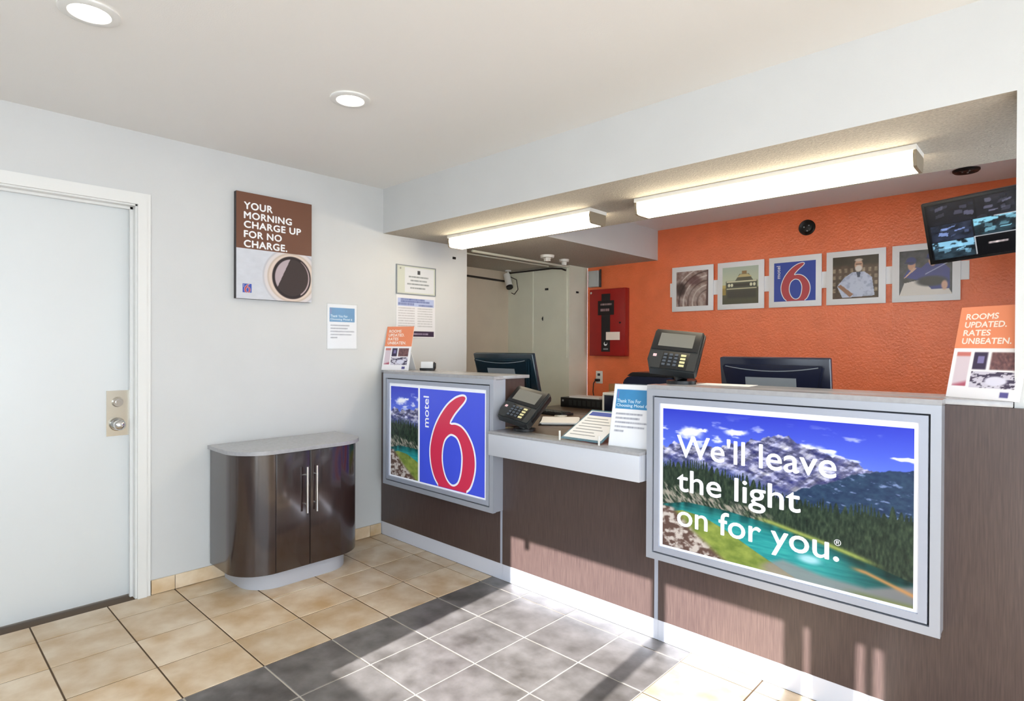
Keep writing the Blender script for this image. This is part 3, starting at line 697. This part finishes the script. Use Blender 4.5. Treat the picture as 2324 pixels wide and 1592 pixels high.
# slanted brochure holder -------------------------------------------------------
bh = thing('brochure_holder', 'slanted clear blue holder with a flyer and two white posts at the worktop edge', 'holder', (1.755, -0.13, 0.8365))
tl = Matrix.Translation((0, 0.02, 0.006)) @ Matrix.Rotation(math.radians(24), 4, 'X')
bm = bmesh.new(); box(bm, -0.125, 0.115, 0, 0.285, 0, 0.004); bmesh.ops.transform(bm, matrix=tl, verts=bm.verts); obj('tray', bm, 'acrylic_blue', bh)
bm = bmesh.new(); box(bm, -0.115, 0.105, 0.012, 0.27, 0.0045, 0.0060); bmesh.ops.transform(bm, matrix=tl, verts=bm.verts); fl = obj('flyer', bm, 'paper', bh)
bm = bmesh.new(); box(bm, -0.105, 0.098, 0.225, 0.262, 0.0062, 0.0066); bmesh.ops.transform(bm, matrix=tl, verts=bm.verts); obj('flyer_heading', bm, 'print_blue', fl)
bm = bmesh.new()
for k in range(7): box(bm, -0.095, 0.03+0.055*((k*37) % 5)/5, 0.195-k*0.026, 0.201-k*0.026, 0.0062, 0.0066)
bmesh.ops.transform(bm, matrix=tl, verts=bm.verts); obj('flyer_lines', bm, 'grey_plastic', fl)
bm = bmesh.new()
bm.free()
for s in (-1, 1):
    bm = bmesh.new(); box(bm, s*0.11-0.004, s*0.11+0.004, 0.10, 0.27, 0, 0.004); box(bm, s*0.11-0.004, s*0.11+0.004, 0.262, 0.268, 0.004, 0.12); obj('rear_leg', bm, 'acrylic', bh)
for x in (-0.115, 0.115):
    bm = bmesh.new(); cyl(bm, (x, 0.0, 0), (x, 0.0, 0.045), 0.005, n=12); obj('post', bm, 'white_plastic', bh, True)

# paper pad, desk phone-like device --------------------------------------------
pp = thing('paper_pad', 'clipboard with loose white papers on the brown desk', 'clipboard', (1.22, 0.40, 0.8362), math.radians(38))
B('board', 'black_plastic', pp, -0.125, 0.125, -0.16, 0.16, 0, 0.006, bev=0.002)
for k, (dx, r) in enumerate(((0.0, 0.03), (0.01, -0.04), (-0.008, 0.0))):
    bm = bmesh.new(); box(bm, -0.112, 0.112, -0.15, 0.145, 0.0065+0.0035*k, 0.0092+0.0035*k); bmesh.ops.rotate(bm, verts=bm.verts, matrix=Matrix.Rotation(r, 3, 'Z')); obj('sheet', bm, 'paper', pp)
B('clip', 'steel', pp, -0.04, 0.04, 0.135, 0.165, 0.0175, 0.026, bev=0.003)
dp = thing('desk_device', 'black desk device with violet label and white buttons behind the clipboard', 'device', (1.44, 0.70, 0.8362), math.radians(10))
bm = bmesh.new(); prism(bm, [(-0.16, 0), (0.16, 0), (0.16, 0.018), (-0.16, 0.018)], -0.085, 0.085); bmesh.ops.bevel(bm, geom=bm.edges[:], offset=0.004, segments=2, affect='EDGES'); obj('body', bm, 'black_plastic', dp, True)
B('label', 'violet_label', dp, -0.045, 0.06, -0.06, 0.03, 0.018, 0.0195); B('button_pad', 'white_plastic', dp, -0.13, -0.07, -0.03, 0.03, 0.018, 0.021, bev=0.001); B('button_pad', 'white_plastic', dp, 0.09, 0.14, -0.05, 0.0, 0.018, 0.021, bev=0.001)

# monitors ----------------------------------------------------------------------
def monitor(label, cx, cy, top, w, h, tiltdeg, z0, m, rz=0.0):
    t = thing('computer_monitor', label, 'monitor', (cx, cy, z0), rz)
    M = Matrix.Translation((0, 0, top-z0)) @ Matrix.Rotation(math.radians(tiltdeg), 4, 'X')
    def prt(name, bm, mm, par=t, sm=True): bmesh.ops.transform(bm, matrix=M, verts=bm.verts); return obj(name, bm, mm, par, sm)
    bm = bmesh.new(); box(bm, -w/2, w/2, -0.012, 0.022, -h, 0, bev=0.006); sh = prt('housing', bm, m)
    bm = bmesh.new(); prism(bm, [(-w*.46, -0.03), (w*.46, -0.03), (w*.36, -h*.9), (-w*.36, -h*.9)], -0.04, -0.012); bmesh.ops.bevel(bm, geom=bm.edges[:], offset=0.008, segments=2, affect='EDGES'); prt('rear_shell', bm, m)
    bm = bmesh.new()
    n = 12
    for k in range(n):
        x0 = -w*.42+k*w*.84/n; x1 = x0+w*.84/n; f_ = lambda x: -0.038-0.020*(1-(x/(w*.42))**2)
        z0_ = f_(x0); z1_ = f_(x1); a = [bm.verts.new(v) for v in ((x0, -0.0408, z0_), (x1, -0.0408, z1_), (x1, -0.0408, z1_+0.004), (x0, -0.0408, z0_+0.004))]; bm.faces.new(a)
    prt('trim_line', bm, 'grey_plastic', sh, False)
    bm = bmesh.new(); box(bm, -w*.23, w*.23, -0.0418, -0.040, -h*.40, -h*.27); sl = prt('vent_plate', bm, 'grey_plastic', t, False)
    bm = bmesh.new(); box(bm, -w*.47, w*.47, 0.022, 0.0235, -h*.94, -h*.05); prt('screen', bm, 'screen_grey', t, False)
    b = M @ Vector((0, -0.03, -h*.75))
    bm = bmesh.new(); cyl(bm, (0, -0.01, 0.01), (b.x, b.y, b.z), 0.03, 0.025, 16); obj('stand_neck', bm, 'black_plastic', t, True)
    bm = bmesh.new(); vprism(bm, [(0.13*math.cos(k*PI/14), 0.09*math.sin(k*PI/14)) for k in range(28)], 0, 0.014); obj('stand_base', bm, 'black_plastic', t, True)
    return t
monitor('dark teal monitor seen from behind above the big 6 sign', 0.690, 0.44, 1.245, 0.545, 0.345, 15, 0.8362, 'monitor_blue')
monitor('black monitor seen from behind above the mountain lake sign', 2.435, 0.44, 1.242, 0.492, 0.320, 9, 0.8362, 'navy_plastic')
kb = thing('computer_keyboard', 'black keyboard on the brown desk beside the teal monitor', 'keyboard', (0.86, 0.70, 0.8362), math.radians(-4))
B('base', 'black_plastic', kb, -0.19, 0.19, -0.06, 0.06, 0, 0.018, bev=0.004)
bm = bmesh.new()
for r in range(4):
    for k in range(14): box(bm, -0.178+k*0.0255, -0.157+k*0.0255, -0.048+r*0.025, -0.028+r*0.025, 0.018, 0.024)
obj('keys', bm, 'dark_plastic', kb)
lp = thing('loose_paper', 'loose white sheet lying on the ledge beside the black monitor', 'paper', (2.36, 0.09, 1.1275), math.radians(5))
B('sheet', 'paper', lp, -0.10, 0.12, -0.06, 0.07, 0, 0.0012)

# rear desk -----------------------------------------------------------------------
rd = thing('rear_desk', 'brown office desk standing along the orange wall', 'desk', (0.95, 1.80, 0))
B('desk_top', 'desk_brown', rd, -0.93, 0.95, -0.50, 0.52, 0.725, 0.755, bev=0.002)
for x in (-0.9, 0.9): B('side_panel', 'laminate', rd, x-0.012, x+0.012, -0.45, 0.50, 0, 0.725)
B('back_panel', 'laminate', rd, -0.888, 0.888, 0.46, 0.48, 0.2, 0.725)
ct = thing('document_tray', 'long black slotted tray with white papers on the desk by the orange wall', 'tray', (0.36, 1.86, 0.7552), math.radians(3))
B('body', 'black_plastic', ct, -0.24, 0.24, -0.08, 0.10, 0, 0.085, bev=0.003)
bm = bmesh.new()
for k in range(8): box(bm, -0.15+k*0.048, -0.115+k*0.048, -0.0815, -0.078, 0.02, 0.065)
obj('slot', bm, 'dark_plastic', ct); B('badge', 'grey_plastic', ct, -0.222, -0.205, -0.0815, -0.079, 0.05, 0.066)
B('papers', 'paper', ct, -0.16, 0.15, -0.06, 0.10, 0.0855, 0.10)
bx_ = thing('storage_box', 'white lidded navy box on the desk beside the cardboard box', 'box', (0.92, 1.50, 0.7552), math.radians(6))
B('body', 'navy_plastic', bx_, -0.09, 0.09, -0.09, 0.09, 0, 0.165, bev=0.003); B('lid', 'white_plastic', bx_, -0.096, 0.096, -0.096, 0.096, 0.166, 0.186, bev=0.003); B('side_strip', 'white_plastic', bx_, -0.097, -0.084, -0.097, -0.084, 0.02, 0.166)
cd = thing('cardboard_box', 'small tan cardboard box on the desk below the wall outlet', 'box', (0.49, 2.16, 0.7552), math.radians(-4))
B('body', 'cardboard', cd, -0.075, 0.075, -0.06, 0.06, 0, 0.20)
for s in (-1, 1):
    bm = bmesh.new(); box(bm, -0.074, 0.074, min(0.002*s, 0.06*s), max(0.002*s, 0.06*s), 0.2002, 0.203); obj('flap', bm, 'cardboard', cd)
pr = thing('printer', 'dark navy desktop printer on the desk behind the low worktop', 'printer', (1.235, 1.56, 0.7552), math.radians(4)); PZ = 0.035
bm = bmesh.new(); prism(bm, [(-0.21, 0), (0.21, 0), (0.21, 0.25+PZ), (0.17, 0.285+PZ), (-0.17, 0.285+PZ), (-0.21, 0.25+PZ)], -0.19, 0.19); bmesh.ops.bevel(bm, geom=bm.edges[:], offset=0.008, segments=2, affect='EDGES'); obj('body', bm, 'navy_plastic', pr, True)
bm = bmesh.new(); prism(bm, [(-0.19, 0.286+PZ), (0.19, 0.286+PZ), (0.15, 0.315+PZ), (-0.15, 0.315+PZ)], -0.17, 0.18); bmesh.ops.bevel(bm, geom=bm.edges[:], offset=0.006, segments=2, affect='EDGES'); obj('scanner_lid', bm, 'black_plastic', pr, True)
B('output_tray', 'black_plastic', pr, -0.14, 0.14, -0.25, -0.19, 0.06, 0.07, bev=0.002); B('control_panel', 'dark_plastic', pr, -0.12, 0.12, -0.198, -0.19, 0.19, 0.24, bev=0.002)

# ================================================================== ORANGE WALL THINGS
RY = 2.34
ol = thing('wall_outlet', 'white duplex outlet with a plugged black cord on the orange wall', 'outlet', (0.145, RY, 0.94))
B('face_plate', 'white_plastic', ol, -0.038, 0.038, -0.007, -0.0005, 0, 0.12, bev=0.002)
for z in (0.032, 0.085): B('socket', 'dark_gap', ol, -0.018, 0.012, -0.009, -0.007, z-0.012, z+0.012)
bm = bmesh.new(); box(bm, -0.03, 0.006, -0.04, -0.009, 0.02, 0.045, bev=0.003); obj('plug', bm, 'black_plastic', ol, True)
bm = bmesh.new(); tube(bm, [(-0.02, -0.04, 0.03), (-0.035, -0.05, 0.0), (-0.04, -0.05, -0.08), (-0.02, -0.05, -0.17)], 0.005); obj('cord', bm, 'wire_dark', ol, True)
jb = thing('junction_box', 'grey metal junction box high on the orange wall above the red cabinet', 'electrical box', (0.095, RY, 1.87))
B('housing', 'grey_box', jb, -0.055, 0.06, -0.05, -0.0005, 0, 0.155, bev=0.003); B('cover', 'grey_box', jb, -0.05, 0.045, -0.055, -0.05, 0.005, 0.15, bev=0.002)
bm = bmesh.new(); cyl(bm, (0.075, -0.03, -0.005), (0.075, -0.03, 0.165), 0.010, n=12); obj('conduit_stub', bm, 'wire_dark', jb, True)
fp = thing('alarm_cabinet', 'red metal alarm cabinet with a black label strip on the orange wall', 'alarm cabinet', (0.275, RY, 1.207))
B('housing', 'red_box', fp, -0.2, 0.2, -0.07, -0.0005, 0, 0.632, bev=0.003); dr = B('door', 'red_box', fp, -0.196, 0.196, -0.076, -0.0705, 0.004, 0.628, bev=0.002)
B('label_strip', 'print_black', fp, -0.058, 0.040, -0.0772, -0.0765, 0.04, 0.585)
def alarm(U, V):
    img = np.zeros(U.shape+(3,)); img[:] = rgbh('#1a1214'); img = over(img, lines(U, V, [(.74, .70)], .16, .06, 3), rgbh('#b79a9a')); img = over(img, lines(U, V, [(.36, .55)], .16, .09, 8, 50), rgbh('#b08c90')); return img
paint('label_print', alarm, fp, -0.098, 0.083, 0.385, 0.52, -0.0778, 60, 44, 'print_paper')
B('sticker', 'print_cream', fp, -0.005, 0.148, -0.0786, -0.0779, 0.150, 0.225)
bm = bmesh.new(); cyl(bm, (-0.176, -0.076, 0.60), (-0.176, -0.081, 0.60), 0.011, n=14); obj('lock', bm, 'chrome', fp)
bm = bmesh.new(); cyl(bm, (0.15, -0.076, 0.31), (0.15, -0.086, 0.31), 0.008, n=14); obj('latch', bm, 'print_black', fp)
bm = bmesh.new(); bmesh.ops.create_circle(bm, segments=20, radius=0.02, cap_ends=True, matrix=Matrix.Translation((-0.01, -0.0779, 0.115)) @ Matrix.Rotation(PI/2, 4, 'X')); obj('emblem', bm, 'print_white', fp)
B('emblem_core', 'print_black', fp, -0.018, 0.006, -0.0788, -0.0781, 0.112, 0.135); B('small_plate', 'grey_plastic', fp, -0.034, 0.018, -0.0786, -0.0779, 0.058, 0.072)
def round_speaker(label, loc, rx, r):
    t = thing('round_speaker', label, 'speaker', loc, 0, 'round black speakers behind the counter'); t.rotation_euler = (rx, 0, 0)
    bm = bmesh.new(); n = 28
    prof = [(r, -0.0005), (r, -0.008), (r*.88, -0.016), (r*.72, -0.012), (r*.55, -0.005), (r*.3, -0.010), (0.0001, -0.014)]
    ringv = [[bm.verts.new((q*math.cos(2*PI*k/n), y, q*math.sin(2*PI*k/n))) for k in range(n)] for q, y in prof]
    for a, b in zip(ringv[:-1], ringv[1:]):
        for k in range(n): bm.faces.new((a[k], a[(k+1) % n], b[(k+1) % n], b[k]))
    bmesh.ops.recalc_face_normals(bm, faces=bm.faces); obj('cone', bm, 'speaker_black', t, True)
    for (dx, dz) in ((-0.018, 0.004), (0.016, 0.012), (0.004, -0.026)):
        bm = bmesh.new(); cyl(bm, (dx, -0.008, dz), (dx, -0.015, dz), 0.005, n=10); obj('contact', bm, 'grey_plastic', t)
    return t
round_speaker('round black speaker on the orange wall above the pictures', (2.007, RY, 2.187), 0, 0.058)
round_speaker('round black speaker on the rear ceiling near the screen', (2.99, 1.945, 2.33), PI/2, 0.066)
# picture strip
rl = B('picture_rail', 'print_white', None, 0.893, 2.970, RY-0.010, RY-0.001, 1.728, 1.848); tag(rl, 'white rail strip linking the five square pictures on the orange wall', 'rail')
def art_boots(U, V):
    n = fbm(U*1.2+V*.8, V-U*.7, 10, 3)[..., None]; img = rgbh('#6d4f48')*(1-n)+rgbh('#cbbcb6')*n
    for k in range(6): img = over(img, np.exp(-((np.hypot((U-1.05)*.9, V-.1)-(.35+.13*k))/.018)**2)*.8, rgbh('#e9dfd9' if k % 2 else '#3c2624'))
    img = over(img, ell(U, V, .58, .72, .20, .13, .4)*.75, rgbh('#553234')); img = over(img, ell(U, V, .14, .5, .16, .2, .4)*.8, rgbh('#2c1a19')); img = over(img, sstep(.9, .95, U-V*.05), rgbh('#4b2a2a'))
    img = over(img, ell(U, V, .58, .34, .26, .2, .6)*.5, rgbh('#a99a95')); return img
def art_car(U, V):
    k = V[..., None]; img = rgbh('#d9d4a2')*(1-k)+rgbh('#aebcae')*k; img = over(img, sstep(.46, .40, V), rgbh('#2a2b28'))
    img = over(img, sstep(.50, .43, V)*sstep(.02, .3, fbm(U, V, 9, 5))*.3, rgbh('#77743e')); img = over(img, rect(U, V, 0, .1, .25, .52)*.7, rgbh('#b9993a'))
    img = over(img, rect(U, V, .10, .97, .38, .62, .02), rgbh('#343a2f')); img = over(img, poly(U, V, [(.36, .62), (.86, .62), (.74, .80), (.48, .80)]), rgbh('#4a4a38')); img = over(img, poly(U, V, [(.42, .72), (.82, .72), (.72, .79), (.50, .79)]), rgbh('#c4b27c'))
    img = over(img, rect(U, V, .55, .68, .80, .88, .01), rgbh('#8a6a3c')); img = over(img, rect(U, V, .12, .95, .585, .62, .006), rgbh('#d6d2b2')); img = over(img, rect(U, V, .32, .76, .47, .54), rgbh('#14150f'))
    for x in (.19, .27, .80, .89): img = over(img, ell(U, V, x, .51, .035, .045, .2), rgbh('#dedcc0'))
    img = over(img, rect(U, V, .12, .95, .40, .425, .006), rgbh('#cfc9a6')); img = over(img, rect(U, V, .14, .94, .16, .37, .05)*.8, rgbh('#131512')); return img
def art_man(U, V):
    n = fbm(U, V, 8, 6)[..., None]; img = rgbh('#37291f')*(1-n)+rgbh('#6b5546')*n
    g = (np.sin(U*48) > .1)*(np.sin(V*40) > -.2)*(V < .75)*(V > .12); img = over(img, g*.6*(0.5+vnoise(U, V, 20, 9)), rgbh('#b7a68d')); img = over(img, sstep(.72, .85, V)*.7, rgbh('#2c2a22'))
    img = over(img, poly(U, V, [(.22, .02), (.10, .30), (.26, .50), (.44, .62), (.70, .62), (.86, .48), (.92, .05)]), rgbh('#c3cbe0')*(1)); sh = fbm(U*2, V*2, 7, 8); img = over(img, poly(U, V, [(.22, .02), (.10, .30), (.26, .50), (.44, .62), (.70, .62), (.86, .48), (.92, .05)])*sstep(.45, .7, sh)*.6, rgbh('#8f98b8'))
    img = over(img, poly(U, V, [(.10, .30), (.18, .34), (.46, .10), (.38, .03)]), rgbh('#9a7058')); img = over(img, poly(U, V, [(.52, .62), (.62, .62), (.60, .50), (.55, .50)]), rgbh('#3b465f'))
    img = over(img, ell(U, V, .575, .78, .09, .135, .15), rgbh('#c39b83')); img = over(img, ell(U, V, .575, .70, .075, .075, .25), rgbh('#d7d0cb')); img = over(img, ell(U, V, .575, .90, .085, .035, .3), rgbh('#c9b7aa'))
    img = over(img, rect(U, V, .51, .64, .795, .815), rgbh('#4a362d')); return img
def art_team(U, V):
    n = fbm(U, V, 9, 16)[..., None]; img = rgbh('#1f2227')*(1-n)+rgbh('#5a5d66')*n
    img = over(img, poly(U, V, [(.0, .0), (.1, .28), (.45, .35), (.9, .2), (1, 0)]), rgbh('#d8d2cc')); img = over(img, poly(U, V, [(.08, .42), (.22, .66), (.42, .60), (.52, .70), (.78, .74), (.95, .55), (.96, .12), (.62, .12), (.48, .3)]), rgbh('#2f3a86'))
    img = over(img, np.exp(-((V-U*.55-.18)/.012)**2)*rect(U, V, .5, .92, .3, .72)*.8, rgbh('#c9d0ee'))
    for (x, y) in ((.24, .72), (.64, .80)): img = over(img, ell(U, V, x, y-.05, .075, .12, .15), rgbh('#c99a84')); img = over(img, ell(U, V, x-.01, y+.05, .10, .085, .15), rgbh('#26306e')); img = over(img, rect(U, V, x-.14, x+.04, y+.0, y+.025), rgbh('#1d2450'))
    img = over(img, ell(U, V, .62, .30, .28, .11, .3), rgbh('#26282c')); img = over(img, ell(U, V, .86, .2, .06, .1, .3), rgbh('#d0a48e')); img = over(img, poly(U, V, [(.08, .38), (.14, .42), (.34, .60), (.28, .62)]), rgbh('#d3ad98')); return img
def picture(label, x0, x1, art):
    t = thing('wall_picture', label, 'picture', ((x0+x1)/2, RY-0.0105, 1.599)); w = (x1-x0); h = 0.382
    B('mount', 'print_white', t, -w/2, w/2, -0.012, -0.0002, 0, h, bev=0.001); m = 0.042
    if art: paint('photo_print', art, t, -w/2+m, w/2-m, m, h-m, -0.0127, 100, 104, 'print_photo')
    else: logo(t, 0, h/2, w-2*m+0.006, -0.0121, 'print_blue', 'print_red', 'print_white')
    return t
picture('square white mounted sepia boot photo, at the alarm cabinet end of the picture row', 0.918, 1.290, art_boots)
picture('square white mounted photo of a vintage car front', 1.328, 1.702, art_car)
picture('square white mounted blue picture with a red 6', 1.740, 2.114, None)
picture('square white mounted photo of a bearded man in a white shirt', 2.147, 2.518, art_man)
picture('square white mounted photo of players in blue jerseys, partly behind the screen', 2.555, 2.927, art_team)

# ================================================================== SECURITY SCREEN
tv = thing('security_screen', 'black flat screen showing a grid of security camera views, hung below the soffit', 'screen', (3.18, 1.35, 1.744), 0)
TVM = Matrix.Rotation(math.radians(-5), 4, 'Y') @ Matrix.Rotation(math.radians(22), 4, 'X')
def tvp(o): o.data.transform(TVM); return o
tw, th_ = 0.55, 0.318
tvp(B('housing', 'black_plastic', tv, -tw/2, tw/2, 0.0, 0.035, 0, th_, bev=0.003))
def cctv(U, V):
    img = np.zeros(U.shape+(3,)); img[:] = rgbh('#07080b')
    cells = ((.02, .37, .64, .98, '#5a5a70', 4), (.38, .66, .64, .98, '#6a6a80', 7), (.67, .99, .64, .98, '#8088d8', 11), (.02, .34, .34, .63, '#7a90c8', 15), (.35, .66, .34, .63, '#86c8e0', 19), (.67, .99, .34, .63, '#8f98e0', 23), (.02, .34, .03, .33, '#84bcdc', 27))
    for a, b, c, d_, col, s in cells:
        r = rect(U, V, a, b, c, d_); rs = np.random.RandomState(s+3); w, h = b-a, d_-c
        img = over(img, r*.35*fbm(U, V, 14, s), rgbh(col))
        for k in range(7):
            x, z = a+w*rs.uniform(.1, .8), c+h*rs.uniform(.15, .8); dx, dz, sk = w*rs.uniform(.10, .28), h*rs.uniform(.05, .22), rs.uniform(-.5, .5)
            img = over(img, r*poly(U, V, [(x, z), (x+dx, z+dx*sk), (x+dx*1.1, z+dx*sk+dz), (x+dx*.1, z+dz)])*rs.uniform(.4, .95), rgbh(col)*rs.uniform(.5, 1.15))
        if s in (19, 27): img = over(img, r*sstep(.0, .02, V-c-h*.55-.35*(U-a)*(s == 19))*.8*sstep(.62, .5, fbm(U, V, 22, s)), rgbh(col))
    for x in (.345, .665): img = over(img, rect(U, V, x-.003, x+.003, .03, .64 if x > .5 else .34, .003), rgbh('#c9ccd2'))
    for z in (.335, .635): img = over(img, rect(U, V, .34 if z < .5 else .5, .99, z-.004, z+.004, .003)*.8, rgbh('#c9ccd2'))
    img = over(img, lines(U, V, [(.19, .14)], .44, .014, 3), rgbh('#e8d8d8')); return img
tvp(paint('screen_image', cctv, tv, -tw/2+0.012, tw/2-0.012, 0.014, th_-0.012, -0.0008, 150, 90, 'print_screen'))
bm = bmesh.new(); box(bm, -0.06, 0.06, 0.035, 0.05, 0.10, 0.22); bmesh.ops.transform(bm, matrix=TVM, verts=bm.verts); obj('mount_plate', bm, 'aluminium', tv)
bm = bmesh.new(); box(bm, 0.075, 0.100, 0.02, 0.045, 0.12, 0.585); box(bm, -0.01, 0.100, -0.01, 0.045, 0.13, 0.16); obj('ceiling_pole', bm, 'aluminium', tv)

# ================================================================== CEILING FITTINGS
def fluorescent(label, x0, x1):
    t = thing('ceiling_light', label, 'light', ((x0+x1)/2, 0.395, SZ), 0, 'wraparound fluorescent lights under the soffit'); L = (x1-x0)/2
    B('metal_pan', 'white_plastic', t, -L, L, -0.080, 0.080, -0.020, -0.0005)
    bm = bmesh.new(); pts = [(-0.070, -0.018), (-0.074, -0.035), (-0.066, -0.078), (-0.05, -0.082), (0.05, -0.082), (0.066, -0.078), (0.074, -0.035), (0.070, -0.018)]
    a = [bm.verts.new((-L+0.012, p[0], p[1])) for p in pts]; b = [bm.verts.new((L-0.012, p[0], p[1])) for p in pts]
    for k in range(len(pts)-1): bm.faces.new((a[k], a[k+1], b[k+1], b[k]))
    bmesh.ops.recalc_face_normals(bm, faces=bm.faces); obj('lens', bm, 'lens', t)
    for s in (-1, 1):
        bm = bmesh.new(); a, b = sorted((s*(L-0.012), s*L)); vs0 = [(p[0]*1.03, p[1]-0.002) for p in pts] 
        va = [bm.verts.new((a, p[0], p[1])) for p in vs0]; vb = [bm.verts.new((b, p[0], p[1])) for p in vs0]; n = len(vs0)
        bm.faces.new(va); bm.faces.new(vb[::-1])
        for k in range(n): bm.faces.new((va[k], vb[k], vb[(k+1) % n], va[(k+1) % n]))
        bmesh.ops.recalc_face_normals(bm, faces=bm.faces); obj('end_cap', bm, 'endcap', t)
    return t
fluorescent('long lit fluorescent fixture under the soffit above the big 6 sign', 0.268, 1.492)
fluorescent('long lit fluorescent fixture under the soffit above the mountain lake sign', 1.772, 3.005)
def downlight(label, x, y):
    t = thing('downlight', label, 'light', (x, y, CZ), 0, 'round recessed ceiling lights'); n = 36
    def lathe(name, prof, m):
        bm = bmesh.new(); R = [[bm.verts.new((q*math.cos(2*PI*k/n), q*math.sin(2*PI*k/n), z)) for k in range(n)] for q, z in prof]
        for a, b in zip(R[:-1], R[1:]):
            for k in range(n): bm.faces.new((a[k], a[(k+1) % n], b[(k+1) % n], b[k]))
        if prof[-1][0] < 0.01: pass
        bmesh.ops.recalc_face_normals(bm, faces=bm.faces); return obj(name, bm, m, t, True)
    lathe('trim_ring', [(0.086, -0.0004), (0.086, -0.006), (0.080, -0.009), (0.060, -0.009), (0.055, -0.004)], 'trim_white')
    bm = bmesh.new(); bmesh.ops.create_circle(bm, segments=n, radius=0.056, cap_ends=True, matrix=Matrix.Translation((0, 0, -0.0045)) @ Matrix.Rotation(PI, 4, 'X')); obj('lamp_face', bm, 'down_glow', t)
    return t
downlight('round lit ceiling downlight nearer the counter bulkhead', 1.138, -0.975)
downlight('round lit ceiling downlight nearer the white door', 1.115, -1.915)
def detector(label, x, y, r):
    t = thing('smoke_detector', label, 'detector', (x, y, SZ), 0, 'white detectors under the alcove soffit')
    bm = bmesh.new(); cyl(bm, (0, 0, -0.022), (0, 0, -0.0005), r*.92, r, 28); obj('base', bm, 'white_plastic', t, True)
    bm = bmesh.new(); cyl(bm, (0, 0, -0.05), (0, 0, -0.022), r*.25, r*.38, 18); obj('sensor', bm, 'white_plastic', t, True)
    for k in range(4):
        a = k*PI/2+.4; bm = bmesh.new(); cyl(bm, (r*.36*math.cos(a), r*.36*math.sin(a), -0.05), (r*.40*math.cos(a), r*.40*math.sin(a), -0.022), 0.005, n=8); obj('fin', bm, 'white_plastic', t)
    return t
detector('wider white ceiling detector under the alcove soffit', 0.22, 1.46, 0.062)
detector('smaller white ceiling detector under the alcove soffit', 0.18, 1.74, 0.045)
bm = bmesh.new(); tube(bm, [(-0.02, 0.82, SZ-0.014), (-0.02, 2.33, SZ-0.014)], 0.010); tag(obj('conduit', bm, 'cream_panel', None, True), 'pale conduit running along the soffit edge over the alcove opening', 'conduit')
bm = bmesh.new(); tube(bm, [(-0.16, 0.80, SZ-0.010), (-0.16, 1.93, SZ-0.010)], 0.007); tag(obj('conduit', bm, 'cream_panel', None, True), 'thinner pale conduit under the alcove ceiling behind the soffit edge', 'conduit')
bm = bmesh.new(); tube(bm, [(-0.78, 2.03, SZ-0.016), (-0.20, 2.03, SZ-0.016), (-0.08, 2.03, SZ-0.03), (-0.03, 2.03, SZ-0.05)], 0.008); tag(obj('cable', bm, 'wire_dark', None, True), 'dark cable along the top of the batten panelled wall', 'cable')
bm = bmesh.new(); tube(bm, [(-0.79, 1.30, 1.978), (-0.79, 1.98, 1.965)], 0.010); tag(obj('pipe', bm, 'wire_dark', None, True), 'dark pipe along the shaded alcove wall below its ceiling', 'pipe')
sc = thing('security_camera', 'white bullet security camera hanging in the alcove corner', 'camera', (-0.70, 1.94, SZ))
bm = bmesh.new(); cyl(bm, (0, 0, -0.012), (0, 0, -0.0005), 0.032, n=18); obj('ceiling_plate', bm, 'white_plastic', sc, True)
bm = bmesh.new(); cyl(bm, (0, 0, -0.06), (0, 0, -0.012), 0.009, n=12); obj('bracket', bm, 'white_plastic', sc, True)
bm = bmesh.new(); cyl(bm, (-0.015, -0.005, -0.045), (0.05, -0.03, -0.17), 0.034, n=20); obj('barrel', bm, 'white_plastic', sc, True)
bm = bmesh.new(); cyl(bm, (0.0495, -0.0298, -0.169), (0.058, -0.033, -0.185), 0.036, 0.034, 20); obj('lens_hood', bm, 'black_plastic', sc, True)
bm = bmesh.new(); tube(bm, [(-0.015, 0.0, -0.05), (0.09, 0.03, -0.10), (0.11, 0.03, -0.20), (0.07, 0.02, -0.245), (0.03, 0.02, -0.23)], 0.004); obj('loop_cable', bm, 'wire_dark', sc, True)
